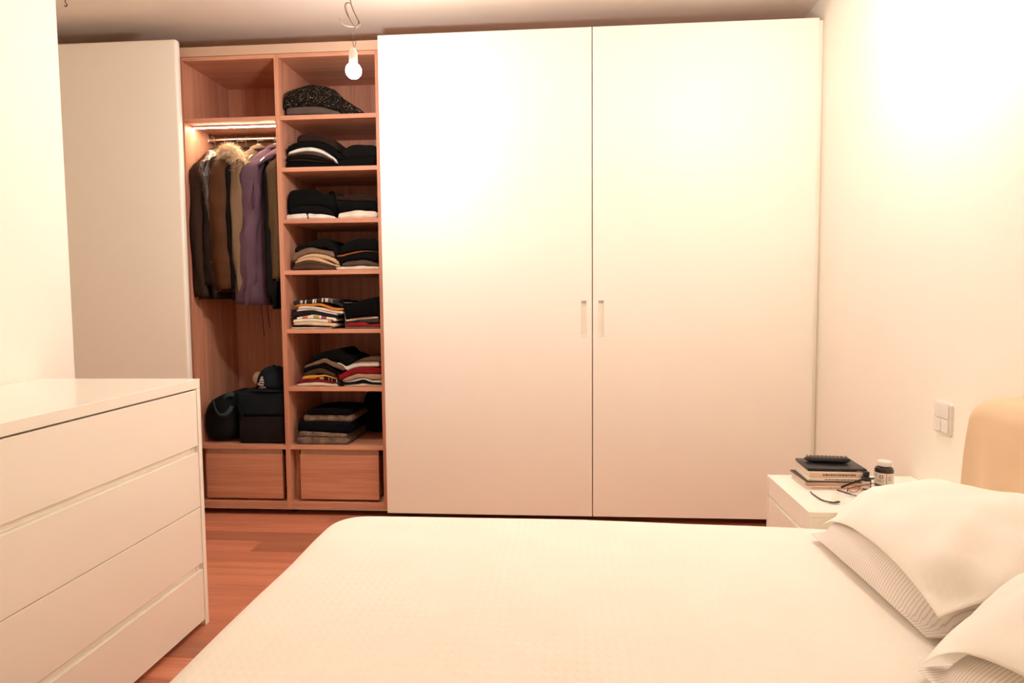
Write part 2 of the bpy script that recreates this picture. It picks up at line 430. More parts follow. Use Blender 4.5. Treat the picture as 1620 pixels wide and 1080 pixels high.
GARMENTS=[
(0, 'jeans', 'grey jeans folded flat under the speckled sweater on the top shelf', 'g_grey', 0.04, [(-1.44, 2.124), (-1.323, 2.129), (-1.262, 2.128), (-1.201, 2.11), (-1.147, 2.094)]),
(0, 'sweater', 'black sweater speckled with gold, heaped on the top shelf', 'g_sparkle', 0.1, [(-1.453, 2.177), (-1.437, 2.195), (-1.383, 2.215), (-1.32, 2.231), (-1.244, 2.228), (-1.168, 2.201), (-1.149, 2.175), (-1.093, 2.136), (-1.029, 2.098)]),
(1, 'sweater', 'black-brown folded sweater at the bottom of the stack with the white shirt', 'g_black', 0.03, [(-1.45, 1.849), (-1.363, 1.85), (-1.285, 1.843), (-1.185, 1.837)]),
(1, 'sweater', 'dark brown folded sweater second from bottom under the white shirt', 'g_dbrown', 0.03, [(-1.436, 1.86), (-1.362, 1.864), (-1.27, 1.852), (-1.185, 1.84)]),
(1, 'sweater', 'black folded sweater third from bottom under the white shirt', 'g_black2', 0.03, [(-1.444, 1.873), (-1.362, 1.884), (-1.261, 1.872), (-1.185, 1.844)]),
(1, 'sweater', 'mid brown folded sweater directly under the white shirt', 'g_brown', 0.03, [(-1.432, 1.888), (-1.33, 1.901), (-1.253, 1.887), (-1.185, 1.847)]),
(1, 'shirt', 'single white shirt arched between dark sweaters on the second shelf', 'g_white', 0.022, [(-1.435, 1.899), (-1.376, 1.917), (-1.314, 1.922), (-1.252, 1.909), (-1.207, 1.882), (-1.165, 1.85)]),
(1, 'jeans', 'black jeans lying flat below the rolled jacket on the second shelf', 'g_black', 0.05, [(-1.185, 1.843), (-1.115, 1.858), (-1.054, 1.863), (-0.966, 1.867)]),
(1, 'sweater', 'black folded sweater directly on top of the arched white shirt', 'g_black', 0.05, [(-1.438, 1.925), (-1.375, 1.946), (-1.321, 1.948), (-1.244, 1.942), (-1.183, 1.907), (-1.13, 1.865)]),
(1, 'sweater', 'dark brown sweater topmost on the second shelf', 'g_dbrown', 0.05, [(-1.386, 1.964), (-1.366, 1.982), (-1.312, 1.992), (-1.25, 1.979), (-1.182, 1.955), (-1.167, 1.925)]),
(1, 'jacket', 'black rolled jacket with a pale zip edge on the second shelf', 'g_black2', 0.09, [(-1.153, 1.884), (-1.114, 1.917), (-1.083, 1.927), (-1.021, 1.927), (-0.964, 1.92)]),
(2, 'shirt', 'white crumpled shirt at the lower left of the third shelf', 'g_white', 0.03, [(-1.465, 1.574), (-1.426, 1.581), (-1.371, 1.584), (-1.339, 1.585)]),
(2, 'shirt', 'white wrinkled shirt between the other two white shirts on the third shelf', 'g_white', 0.03, [(-1.335, 1.585), (-1.269, 1.58), (-1.231, 1.576), (-1.188, 1.564)]),
(2, 'shirt', 'smooth cream shirt at the lower right of the third shelf', 'g_cream', 0.05, [(-1.176, 1.576), (-1.122, 1.59), (-1.068, 1.595), (-0.968, 1.587)]),
(2, 'sweater', 'black sweater lying on the white shirts of the third shelf', 'g_black2', 0.05, [(-1.429, 1.603), (-1.385, 1.621), (-1.292, 1.622), (-1.23, 1.611), (-1.192, 1.576)]),
(2, 'sweater', 'black fluffy sweater on top at the left of the third shelf', 'g_black', 0.11, [(-1.446, 1.664), (-1.422, 1.701), (-1.367, 1.709), (-1.289, 1.702), (-1.243, 1.682), (-1.197, 1.69), (-1.178, 1.666)]),
(2, 'sweater', 'black sweater lying on the smooth cream shirt of the third shelf', 'g_black', 0.06, [(-1.222, 1.629), (-1.182, 1.644), (-1.09, 1.642), (-0.967, 1.636)]),
(2, 'sweater', 'dark brown ribbed sweater on top at the right of the third shelf', 'g_dbrown', 0.04, [(-1.213, 1.644), (-1.174, 1.666), (-1.058, 1.678), (-0.997, 1.67), (-0.967, 1.654)]),
(3, 'sweater', 'brown folded sweater at the bottom left of the fourth shelf', 'g_brown', 0.03, [(-1.431, 1.305), (-1.388, 1.32), (-1.331, 1.324), (-1.274, 1.319), (-1.232, 1.309), (-1.2, 1.302)]),
(3, 'sweater', 'brown folded sweater just under the two tan sweaters', 'g_brown2', 0.025, [(-1.422, 1.319), (-1.366, 1.337), (-1.33, 1.339), (-1.288, 1.334), (-1.239, 1.322), (-1.193, 1.306)]),
(3, 'shirt', 'cream shirt lying flat at the bottom right of the fourth shelf', 'g_cream', 0.03, [(-1.204, 1.302), (-1.175, 1.308), (-1.112, 1.308), (-1.042, 1.311), (-0.963, 1.306)]),
(3, 'sweater', 'lower one of the two tan sweaters on the fourth shelf', 'g_tan', 0.022, [(-1.412, 1.336), (-1.358, 1.354), (-1.323, 1.359), (-1.28, 1.353), (-1.245, 1.34), (-1.203, 1.323), (-1.168, 1.315)]),
(3, 'sweater', 'upper one of the two tan sweaters on the fourth shelf', 'g_tan', 0.022, [(-1.405, 1.348), (-1.358, 1.369), (-1.315, 1.377), (-1.273, 1.373), (-1.23, 1.363), (-1.196, 1.347), (-1.171, 1.336)]),
(3, 'sweater', 'grey-brown sweater lying on the two tan sweaters', 'g_taupe', 0.04, [(-1.433, 1.37), (-1.382, 1.397), (-1.343, 1.409), (-1.307, 1.41), (-1.265, 1.396), (-1.198, 1.386)]),
(3, 'sweater', 'grey folded sweater on the flat cream shirt of the fourth shelf', 'g_taupe2', 0.03, [(-1.164, 1.322), (-1.132, 1.334), (-1.076, 1.34), (-1.041, 1.342), (-1.006, 1.334), (-0.964, 1.32)]),
(3, 'sweater', 'black sweater under the orange edged one on the fourth shelf', 'g_black', 0.05, [(-1.192, 1.357), (-1.146, 1.359), (-1.075, 1.376), (-1.033, 1.383), (-0.963, 1.38)]),
(3, 'shirt', 'thin rust orange shirt edge between two black garments', 'g_rust', 0.01, [(-1.192, 1.367), (-1.163, 1.368), (-1.11, 1.38), (-1.04, 1.389), (-0.965, 1.386)]),
(3, 'sweater', 'black sweater heaped on the grey-brown one, left of fourth shelf', 'g_black2', 0.05, [(-1.414, 1.401), (-1.392, 1.418), (-1.349, 1.428), (-1.299, 1.447), (-1.249, 1.457), (-1.228, 1.446), (-1.208, 1.422), (-1.18, 1.398)]),
(3, 'jacket', 'black zipped jacket on top at the right of the fourth shelf', 'g_black', 0.07, [(-1.173, 1.398), (-1.151, 1.421), (-1.109, 1.441), (-1.045, 1.451), (-0.963, 1.446)]),
(4, 't_shirt', 'thin cream t-shirt at the very bottom left of the fifth shelf', 'g_cream', 0.012, [(-1.444, 0.996), (-1.333, 0.995), (-1.216, 0.993)]),
(4, 't_shirt', 'thin black t-shirt second from bottom left of the fifth shelf', 'g_black', 0.012, [(-1.441, 1.004), (-1.369, 1.005), (-1.312, 1.002), (-1.219, 0.998)]),
(4, 't_shirt', 'cream t-shirt with a yellowish edge, third from bottom left, fifth shelf', 'g_creamy', 0.02, [(-1.428, 1.017), (-1.361, 1.023), (-1.311, 1.022), (-1.261, 1.016), (-1.196, 1.015)]),
(4, 't_shirt', 'cream t-shirt with an orange hem end on the fifth shelf', 'g_hem', 0.02, [(-1.431, 1.031), (-1.393, 1.036), (-1.339, 1.039), (-1.282, 1.037), (-1.215, 1.03)]),
(4, 't_shirt', 'white t-shirt printed in orange, olive and purple patches', 'g_print', 0.02, [(-1.416, 1.045), (-1.353, 1.056), (-1.317, 1.061), (-1.282, 1.056), (-1.239, 1.047), (-1.195, 1.043)]),
(4, 't_shirt', 'charcoal t-shirt in the middle of the colourful left stack', 'g_char', 0.025, [(-1.446, 1.069), (-1.402, 1.076), (-1.331, 1.082), (-1.288, 1.075), (-1.239, 1.064), (-1.189, 1.054)]),
(4, 't_shirt', 'lower one of the two white t-shirts below the orange t-shirt', 'g_white', 0.014, [(-1.413, 1.085), (-1.366, 1.09), (-1.316, 1.087), (-1.26, 1.078), (-1.189, 1.064)]),
(4, 't_shirt', 'white t-shirt directly below the orange t-shirt', 'g_white', 0.014, [(-1.405, 1.1), (-1.373, 1.105), (-1.309, 1.101), (-1.259, 1.092), (-1.213, 1.08), (-1.157, 1.076)]),
(4, 't_shirt', 'bright orange t-shirt near the top of the colourful left stack', 'g_orange', 0.014, [(-1.423, 1.109), (-1.394, 1.114), (-1.33, 1.117), (-1.287, 1.119), (-1.252, 1.109), (-1.209, 1.094), (-1.154, 1.095)]),
(4, 't_shirt', 'black t-shirt with white prints and red piping topping the stack', 'g_bprint', 0.022, [(-1.433, 1.132), (-1.401, 1.135), (-1.347, 1.137), (-1.258, 1.146), (-1.201, 1.133), (-1.152, 1.116)]),
(4, 't_shirt', 'thin tan t-shirt at the bottom right of the fifth shelf', 'g_taupe', 0.012, [(-1.153, 0.995), (-1.049, 0.996), (-0.965, 0.995)]),
(4, 't_shirt', 'bright red t-shirt at the lower right of the fifth shelf', 'g_red', 0.03, [(-1.151, 1.005), (-1.13, 1.017), (-1.091, 1.018), (-1.052, 1.021), (-1.021, 1.008), (-0.964, 1.013)]),
(4, 't_shirt', 'grey t-shirt lying on the bright red one', 'g_char2', 0.02, [(-1.155, 1.017), (-1.084, 1.025), (-1.031, 1.032), (-0.967, 1.038)]),
(4, 't_shirt', 'cream t-shirt under the black pile, right of the fifth shelf', 'g_creamy', 0.014, [(-1.16, 1.031), (-1.083, 1.043), (-1.013, 1.048), (-0.972, 1.05)]),
(4, 'sweatshirt', 'bulky black sweatshirt piled at the right of the fifth shelf', 'g_black', 0.16, [(-1.187, 1.078), (-1.153, 1.098), (-1.103, 1.115), (-1.046, 1.135), (-0.961, 1.154)]),
(5, 't_shirt', 'cream t-shirt at the bottom left of the sixth shelf', 'g_cream', 0.022, [(-1.423, 0.694), (-1.371, 0.701), (-1.306, 0.708), (-1.249, 0.701), (-1.199, 0.692)]),
(5, 't_shirt', 'dark red thin t-shirt under the yellow one on the sixth shelf', 'g_red2', 0.016, [(-1.424, 0.707), (-1.377, 0.719), (-1.323, 0.721), (-1.27, 0.715), (-1.213, 0.706)]),
(5, 't_shirt', 'black t-shirt with white dots beside the yellow one', 'g_dots', 0.02, [(-1.316, 0.725), (-1.273, 0.734), (-1.248, 0.73), (-1.198, 0.716), (-1.181, 0.706)]),
(5, 't_shirt', 'yellow t-shirt in the left stack of the sixth shelf', 'g_yellow', 0.02, [(-1.392, 0.732), (-1.359, 0.739), (-1.298, 0.742), (-1.258, 0.742), (-1.205, 0.725)]),
(5, 't_shirt', 'olive brown t-shirt on the yellow one, sixth shelf', 'g_olive', 0.03, [(-1.385, 0.75), (-1.358, 0.766), (-1.297, 0.78), (-1.261, 0.774), (-1.204, 0.75)]),
(5, 't_shirt', 'black t-shirt under the taupe one, sixth shelf', 'g_black', 0.025, [(-1.383, 0.773), (-1.339, 0.788), (-1.289, 0.796), (-1.253, 0.793), (-1.197, 0.76)]),
(5, 't_shirt', 'cream t-shirt at the bottom right of the sixth shelf', 'g_cream', 0.02, [(-1.174, 0.689), (-1.092, 0.695), (-1.056, 0.7), (-1.021, 0.694), (-0.964, 0.691)]),
(5, 't_shirt', 'black wavy t-shirt second from bottom right, sixth shelf', 'g_black2', 0.03, [(-1.19, 0.704), (-1.109, 0.705), (-1.063, 0.717), (-1.021, 0.703), (-0.964, 0.699)]),
(5, 't_shirt', 'white wavy t-shirt between dark and tan ones, right of sixth shelf', 'g_white', 0.014, [(-1.166, 0.704), (-1.127, 0.711), (-1.091, 0.724), (-1.045, 0.725), (-1.013, 0.713), (-0.964, 0.713)]),
(5, 't_shirt', 'tan t-shirt directly under the crimson sweatshirt', 'g_tan2', 0.03, [(-1.175, 0.716), (-1.126, 0.738), (-1.09, 0.749), (-1.055, 0.746), (-0.963, 0.746)]),
(5, 'sweatshirt', 'crimson sweatshirt with small white print on the sixth shelf', 'g_crim', 0.04, [(-1.2, 0.737), (-1.161, 0.757), (-1.108, 0.777), (-1.054, 0.781), (-0.969, 0.781)]),
(5, 't_shirt', 'taupe t-shirt draped over the left stack of the sixth shelf', 'g_taupe', 0.025, [(-1.379, 0.788), (-1.332, 0.808), (-1.27, 0.83), (-1.245, 0.823), (-1.214, 0.808), (-1.157, 0.786)]),
(5, 'shirt', 'cream white shirt lying on the crimson sweatshirt', 'g_white', 0.03, [(-1.203, 0.766), (-1.143, 0.79), (-1.089, 0.812), (-1.036, 0.814), (-0.972, 0.816)]),
(5, 't_shirt', 'light brown t-shirt topmost at the right of the sixth shelf', 'g_brown2', 0.025, [(-1.107, 0.81), (-1.053, 0.833), (-1.0, 0.836), (-0.965, 0.83)]),
(5, 'sweatshirt', 'black sweatshirt topmost at the left of the sixth shelf', 'g_black', 0.06, [(-1.356, 0.818), (-1.302, 0.853), (-1.266, 0.865), (-1.23, 0.874), (-1.187, 0.876), (-1.159, 0.849), (-1.106, 0.835)]),
(6, 'jeans', 'faded jeans with stitched pocket, bottom of the bottom shelf stack', 'g_denim', 0.05, [(-1.436, 0.405), (-1.378, 0.413), (-1.263, 0.413), (-1.145, 0.409)]),
(6, 'jeans', 'faded brownish jeans second from bottom on the bottom shelf', 'g_denim2', 0.04, [(-1.42, 0.435), (-1.396, 0.442), (-1.301, 0.438), (-1.153, 0.43)]),
(6, 'jeans', 'dark navy trousers third from bottom on the bottom shelf', 'g_navy', 0.06, [(-1.427, 0.49), (-1.337, 0.495), (-1.223, 0.495), (-1.132, 0.49)]),
(6, 'jeans', 'grey-brown jeans near the top of the bottom shelf stack', 'g_denim', 0.04, [(-1.394, 0.529), (-1.336, 0.53), (-1.222, 0.53), (-1.127, 0.529)]),
(6, 'trousers', 'black trousers topmost in the bottom shelf stack', 'g_black', 0.05, [(-1.374, 0.554), (-1.297, 0.562), (-1.221, 0.564), (-1.13, 0.553)]),
]

# ---------------------------------------------------------------- folded clothes on the shelves
def gmat(name, c, **k): fabric(name, c, **k)
for n, c in dict(g_black=(.0055, .0052, .005, 1), g_black2=(.008, .007, .0062, 1), g_dbrown=(.024, .014, .010, 1), g_brown=(.085, .046, .03, 1),
                 g_brown2=(.13, .075, .048, 1), g_taupe=(.20, .125, .085, 1), g_taupe2=(.10, .065, .048, 1), g_tan=(.62, .40, .235, 1), g_tan2=(.46, .30, .20, 1),
                 g_white=(.80, .74, .66, 1), g_cream=(.78, .66, .52, 1), g_creamy=(.74, .60, .42, 1), g_rust=(.34, .115, .045, 1), g_grey=(.115, .085, .068, 1),
                 g_char=(.028, .022, .024, 1), g_char2=(.06, .05, .045, 1), g_orange=(.70, .25, .045, 1), g_red=(.33, .022, .03, 1), g_red2=(.22, .015, .022, 1),
                 g_crim=(.25, .014, .020, 1), g_yellow=(.75, .36, .05, 1), g_olive=(.065, .043, .026, 1), g_navy=(.006, .007, .009, 1)).items():
    gmat(n, c, var=0.25)
def denim(name, c):
    m, nt, b = new_mat(name); v = coords(nt); n = noise_tex(nt, v, 30, 5, 0.7)
    nt.links.new(ramp(nt, n, [(0.35, tuple(x*0.35 for x in c[:3])+(1,)), (0.65, c)]), b.inputs['Base Color'])
    b.inputs['Roughness'].default_value = 0.85; add_bump(nt, b, noise_tex(nt, coords(nt, (1, 1, 3)), 700, 2), 0.0008)
denim('g_denim', (.24, .165, .115, 1)); denim('g_denim2', (.26, .175, .12, 1))
def sparkle():
    m, nt, b = new_mat('g_sparkle'); v = coords(nt)
    vo = nt.nodes.new('ShaderNodeTexVoronoi'); vo.inputs['Scale'].default_value = 330; nt.links.new(v, vo.inputs['Vector'])
    n = noise_tex(nt, v, 130, 3)
    a = nt.nodes.new('ShaderNodeMath'); a.operation = 'MULTIPLY'; nt.links.new(vo.outputs['Color'], a.inputs[0]); nt.links.new(n, a.inputs[1])
    nt.links.new(ramp(nt, a.outputs[0], [(0.40, (.006, .005, .004, 1)), (0.52, (.34, .23, .13, 1))]), b.inputs['Base Color'])
    b.inputs['Roughness'].default_value = 0.7; b.inputs['Specular IOR Level'].default_value = 0.08; add_bump(nt, b, vo.outputs['Distance'], 0.002)
sparkle()
def bands(name, stops, scale=1.0):
    """flat print in blocks along the garment's length"""
    m, nt, b = new_mat(name)
    v = coords(nt, kind='Generated'); sx = nt.nodes.new('ShaderNodeSeparateXYZ'); nt.links.new(v, sx.inputs[0])
    n = noise_tex(nt, coords(nt), 60, 2)
    k = nt.nodes.new('ShaderNodeMath'); k.operation = 'MULTIPLY_ADD'; k.inputs[1].default_value = 0.06; k.inputs[2].default_value = -0.03
    nt.links.new(n, k.inputs[0]); s = nt.nodes.new('ShaderNodeMath'); nt.links.new(sx.outputs[0], s.inputs[0]); nt.links.new(k.outputs[0], s.inputs[1])
    nt.links.new(ramp(nt, s.outputs[0], stops, 'CONSTANT'), b.inputs['Base Color'])
    b.inputs['Roughness'].default_value = 0.9
_w = (.80, .74, .66, 1); _k = (.012, .010, .010, 1); _o = (.60, .22, .08, 1)
bands('g_print', [(0, _w), (.16, _o), (.29, _w), (.43, (.42, .33, .10, 1)), (.58, _w), (.63, (.25, .05, .10, 1)), (.76, _w)])
bands('g_hem', [(0, (.78, .66, .52, 1)), (.88, _o), (.97, _k)])
bands('g_bprint', [(0, _k), (.16, (.5, .46, .42, 1)), (.20, _k), (.25, _w), (.275, _k), (.39, _w), (.42, _k), (.44, _w), (.46, _k), (.57, _w), (.60, _k), (.63, (.55, .5, .45, 1)), (.69, _k), (.72, (.16, .14, .12, 1)), (.78, _k)])
bands('g_dots', [(0, _k), (.14, (.7, .62, .52, 1)), (.30, _k), (.50, _w), (.52, _k), (.62, _w), (.64, _k), (.80, _w), (.82, _k)])

def folded(name, label, mat, x0, x1, top, bot, yf, depth, seed):
    """a folded garment: rounded front fold with a groove, uneven thickness"""
    nx = 22; bm = bmesh.new(); rings = []
    prof = [(0.0, 0.5), (0.0, 0.30), (0.006, 0.12), (0.02, 0.0), (0.12, 0.0), (0.5, 0.0), (0.92, 0.0), (1.0, 0.2), (1.0, 0.8), (0.92, 1.0), (0.5, 1.0), (0.12, 1.0), (0.02, 1.0), (0.006, 0.90), (0.0, 0.72), (0.006, 0.55)]
    for i in range(nx+1):
        u = i/nx; x = x0 + (x1-x0)*(0.5-0.5*math.cos(PI*u))*0.35 + (x1-x0)*u*0.65
        zt, zb = top(x), bot(x)
        e = min(u, 1-u)/0.06
        s = math.sqrt(max(0.0, 1-(1-min(e, 1))**2))*0.9+0.1 if e < 1 else 1.0
        zm = zb + (zt-zb)*0.42
        zt2, zb2 = zm+(zt-zm)*s, zm+(zb-zm)*s if e < 1 else zb
        yo = 0.006*noise.noise(Vector((x*9, seed*3.1, 0))) + (1-s)*0.012
        ring = []
        for py, pz in prof:
            z = zb2 + (zt2-zb2)*pz; y = yf + yo + depth*py
            if pz > 0.6 and py > 0.01:
                z += 0.0035*noise.noise(Vector((x*22, y*22, seed)))*min(1, (zt-zb)/0.02) - 0.004*py
            ring.append((x, y, max(z, zb2)))
        rings.append(ring)
    gloft(bm, rings)
    return obj(name, bm, mat, None, smooth=True)

def stack_clothes():
    N = 160; xa, xb = XD1+0.004, XR0-0.004
    for si, z0 in enumerate(SHELF_Z):
        base = [z0+0.0006]*(N+1)
        def bz(x):
            t = min(max((x-xa)/(xb-xa), 0), 1)*N; i = min(int(t), N-1); return base[i]+(base[i+1]-base[i])*(t-i)
        for gi, (s, name, label, mat, mt, pts) in enumerate(GARMENTS):
            if s != si: continue
            x0, x1 = max(pts[0][0], xa), min(pts[-1][0], xb)
            P = smooth_path([(a, 0, b) for a, b in pts], 6); P = [(q.x, q.z) for q in P]
            rnd = random.Random(gi)
            def bot(x): return max(bz(x), lerp_poly(P, x)-mt)
            def top(x): return max(lerp_poly(P, x), bot(x)+0.005)
            tab = [(x0+(x1-x0)*k/60, bot(x0+(x1-x0)*k/60), top(x0+(x1-x0)*k/60)) for k in range(61)]
            fb = lambda x, T=[(a, b) for a, b, c in tab]: lerp_poly(T, x)
            ft = lambda x, T=[(a, c) for a, b, c in tab]: lerp_poly(T, x)
            o = folded(name, label, mat, x0, x1, ft, fb, 3.438+rnd.uniform(0, 0.014), rnd.uniform(0.28, 0.34), gi)
            tag(o, label, {'t_shirt': 't-shirt'}.get(name, name), 'folded clothes on the wardrobe shelves')
            for k in range(N+1):
                x = xa+(xb-xa)*k/N
                if x0 <= x <= x1: base[k] = max(base[k], ft(x)+0.0006)
stack_clothes()
# soft dark heap behind the jeans on the bottom shelf
def heap(name, label, cat, mat, cx, cy, z0, rx, ry, h, seed, amp=0.12, group=None, flat=0.25):
    bm = bmesh.new(); rings = []; n = 28
    for i in range(1, 12):
        a = PI*i/12; r = math.sin(a)**0.6; z = z0 + h*(0.5-0.5*math.cos(a))
        ring = []
        for k in range(n):
            t = 2*PI*k/n; d = 1+amp*noise.noise(Vector((math.cos(t)*1.7, math.sin(t)*1.7, i*0.25+seed)))
            c, s = math.cos(t), math.sin(t); m = (abs(c)**3+abs(s)**3)**(-1/3)
            ring.append((cx+rx*r*d*c*m, cy+ry*r*d*s*m, max(z0, z+h*0.10*noise.noise(Vector((c*2, s*2, seed+i))) if i > 1 else z)))
        rings.append(ring)
    gloft(bm, rings)
    return tag(obj(name, bm, mat, None, smooth=True), label, cat, group)
heap('sweatshirt', 'black sweatshirt heaped beside and behind the jeans on the bottom shelf', 'sweatshirt', 'g_black', -1.09, 3.81, 0.3726, 0.085, 0.07, 0.24, 4.2, group='folded clothes on the wardrobe shelves')

# ---------------------------------------------------------------- hanging coats
fabric('c_tweed', (.068, .038, .026, 1), var=0.6, big=260, weave=500, bump=0.0012)
fabric('c_parka', (.095, .040, .018, 1), rough=0.42, var=0.35, big=9)
fabric('c_black', (.012, .010, .010, 1))
fabric('c_dark', (.030, .018, .014, 1))
fabric('c_khaki', (.24, .155, .095, 1), var=0.35, big=220, weave=400, bump=0.0015)
fabric('c_purple', (.125, .070, .095, 1), rough=0.6, var=0.25, big=10)
fabric('c_olive', (.115, .070, .034, 1), var=0.45, big=240, weave=400, bump=0.0015)
fabric('c_fur', (.95, .76, .52, 1), var=0.35, big=60)
def film():
    m, nt, b = new_mat('clear_film')
    out = nt.nodes['Material Output']; nt.nodes.remove(b)
    tr = nt.nodes.new('ShaderNodeBsdfTransparent'); gl = nt.nodes.new('ShaderNodeBsdfGlossy'); mx = nt.nodes.new('ShaderNodeMixShader')
    gl.inputs['Roughness'].default_value = 0.22; gl.inputs['Color'].default_value = (.95, .92, .88, 1)
    fr = nt.nodes.new('ShaderNodeFresnel'); fr.inputs['IOR'].default_value = 1.9
    nt.links.new(fr.outputs[0], mx.inputs[0]); nt.links.new(tr.outputs[0], mx.inputs[1]); nt.links.new(gl.outputs[0], mx.inputs[2]); nt.links.new(mx.outputs[0], out.inputs[0])
    bp = nt.nodes.new('ShaderNodeBump'); bp.inputs['Distance'].default_value = 0.012; nt.links.new(noise_tex(nt, coords(nt), 45, 3), bp.inputs['Height']); nt.links.new(bp.outputs[0], gl.inputs['Normal'])
film()
YR = 3.655
def coat_rings(x, thk, zn, zsh, zb, hw, seed, flare=1.06, grow=0.0, amp=0.010, lean=0.0, zfrom=None):
    rings = []; n = 36
    levels = [(zn, 0.22, 0.5), (zn-0.012, 0.34, 0.62), (zn-0.035, 0.58, 0.8), (zsh+0.012, 0.86, 0.95), (zsh-0.02, 0.97, 1.0), (zsh-0.06, 1.0, 1.0)]
    m = 12
    levels += [(zsh-0.06+(zb-zsh+0.06)*(k/m), 1.0+(flare-1)*k/m, 1.0+0.12*k/m) for k in range(1, m+1)]
    for z, fy, fx in levels:
        dn = min(1, max(0, (zsh-z)/0.35))
        ring = []
        for k in range(n):
            t = 2*PI*k/n; c, s = math.cos(t), math.sin(t)
            cx = math.copysign(abs(c)**0.75, c); sy = math.copysign(abs(s)**0.85, s)
            yy = (hw*fy+grow)*sy
            f = amp*dn*math.sin(yy*42+seed*2.3+0.6*math.sin(z*7+seed)) + 0.5*amp*noise.noise(Vector((yy*14, z*9, seed)))
            ring.append((x + (thk/2*fx+grow)*cx + f + lean*(zn-z), YR+yy, z))
        rings.append(ring)
    return rings
def sleeve_path(x, y, zsh, ze, dx=0.0, dy=0.0):
    return [(x+dx*(t**1.3), y+(YR-y)*0.42*max(0, 1-t*7)**2+dy*math.sin(t*PI/1.2)+0.004*math.sin(t*7), zsh+(ze-zsh)*t) for t in [i/26 for i in range(27)]]
def coat(label, mat, x, thk, zb, hw=0.205, zn=1.955, zsh=1.865, seed=1, flare=1.06, sleeve=None, rot=0.0, lean=0.0, amp=0.010, name='coat', cat='coat', lapel=None, fold=1.0):
    t = thing(name, label, cat, (x, YR, zb), 'clothes on the wardrobe rail')
    bm = bmesh.new(); gloft(bm, coat_rings(x, thk, zn, zsh, zb, hw, seed, flare, 0, amp, lean)); rot_z(bm, x, YR, rot)
    obj('body', bm, mat, t, smooth=True)
    if sleeve:
        r0, r1, ze, dx, xo = sleeve
        for sgn in (-1, 1):
            bm = bmesh.new(); n = 27
            path = sleeve_path(x+xo, YR+sgn*(hw-0.012), zsh+0.030, ze, dx, 0.012*sgn)
            rx = []
            for i in range(n):
                u = i/(n-1); r = r0+(r1-r0)*u
                r *= (0.28, 0.55, 0.76, 0.90, 0.97)[i] if i < 5 else 1.0
                w = 1+0.08*noise.noise(Vector((i*0.35, seed, 2)))
                rx.append((r*w, r*0.78*(2-w)))
            gtube(bm, path, r0, 22, True, rx)
            for v in bm.verts: nz = noise.noise(Vector((v.co.x*34, v.co.y*34, v.co.z*4.5+seed))); n2 = noise.noise(Vector((v.co.x*16+seed, v.co.y*16, v.co.z*16))); v.co.x += (0.011*nz+0.005*n2)*fold; v.co.y += (0.012*nz-0.005*n2)*fold
            rot_z(bm, x, YR, rot); obj('sleeve', bm, mat, t, smooth=True)
    bm = bmesh.new()   # collar
    path = [(x+0.030*math.cos(a), YR+0.058*math.sin(a), zn-0.006+0.012*math.cos(a)) for a in [2*PI*k/20 for k in range(20)]]
    gtube(bm, path+[path[0]], 0.013, 8, False, [(0.017, 0.011)]*21); rot_z(bm, x, YR, rot)
    obj('collar', bm, lapel or mat, t, smooth=True)
    return t
def hanger(x, mat, label, rot=0.0, hook='steel_wire', zt=1.955):
    t = thing('clothes_hanger', label, 'hanger', (x, YR, zt-0.09), 'hangers on the wardrobe rail')
    rr = 0.0150
    path = [(x, YR+rr*math.cos(a), 2.0205+rr*math.sin(a)) for a in [PI*(-0.12+1.22*k/10) for k in range(11)]]
    path = path[::-1][:0] + path
    path += [(x, YR-rr*0.6, 1.997), (x, YR-0.002, 1.985), (x, YR, zt+0.004)]
    bm = bmesh.new(); gtube(bm, path, 0.0019, 8); obj('hook', bm, hook, t, smooth=True)
    if mat == 'white_plastic':
        bm = bmesh.new(); glathe(bm, x, YR, [(0, zt-0.012), (0.014, zt-0.012), (0.017, zt+0.010), (0.012, zt+0.026), (0, zt+0.028)], 14); obj('neck', bm, mat, t, smooth=True)
    bm = bmesh.new()
    arm = smooth_path([(x, YR-0.19, zt-0.105), (x, YR-0.10, zt-0.055), (x, YR-0.02, zt-0.012), (x, YR, zt-0.004), (x, YR+0.02, zt-0.012), (x, YR+0.10, zt-0.055), (x, YR+0.19, zt-0.105)], 4)
    gtube(bm, arm, 0.006, 8); rot_z(bm, x, YR, rot); obj('shoulder_bar', bm, mat, t, smooth=True)
coat('brown tweed jacket hanging leftmost against the oak side panel', 'c_tweed', -1.925, 0.055, 1.145, seed=1, sleeve=(0.046, 0.036, 1.16, 0.0, -0.004), name='tweed_jacket', cat='jacket')
coat('dark jacket hanging inside the clear dry-cleaning film', 'c_dark', -1.865, 0.050, 1.150, seed=2, sleeve=(0.042, 0.034, 1.22, 0.0, 0.0), name='jacket', cat='jacket')
parka = coat('brown shiny parka with a pale fur hood trim', 'c_parka', -1.796, 0.070, 1.185, seed=3, sleeve=(0.062, 0.050, 1.20, 0.02, 0.002), name='parka', cat='parka', amp=0.014, rot=-0.12)
coat('black coat squeezed between the parka and the khaki jacket', 'c_black', -1.748, 0.034, 1.14, seed=4, sleeve=(0.036, 0.030, 1.2, 0, 0), name='black_coat')
coat('khaki wool jacket with turned lapel beside the purple raincoat', 'c_khaki', -1.680, 0.042, 1.20, seed=5, hw=0.212, sleeve=(0.046, 0.032, 1.18, -0.020, 0.0), name='khaki_jacket', cat='jacket', zn=1.965, zsh=1.885, rot=-0.1)
purple = coat('purple hooded raincoat with long loose sleeves', 'c_purple', -1.585, 0.066, 1.110, seed=6, fold=1.9, sleeve=(0.060, 0.066, 1.118, -0.062, -0.010), name='raincoat', cat='raincoat', amp=0.018, flare=1.1, rot=-0.26, zn=1.965, zsh=1.87)
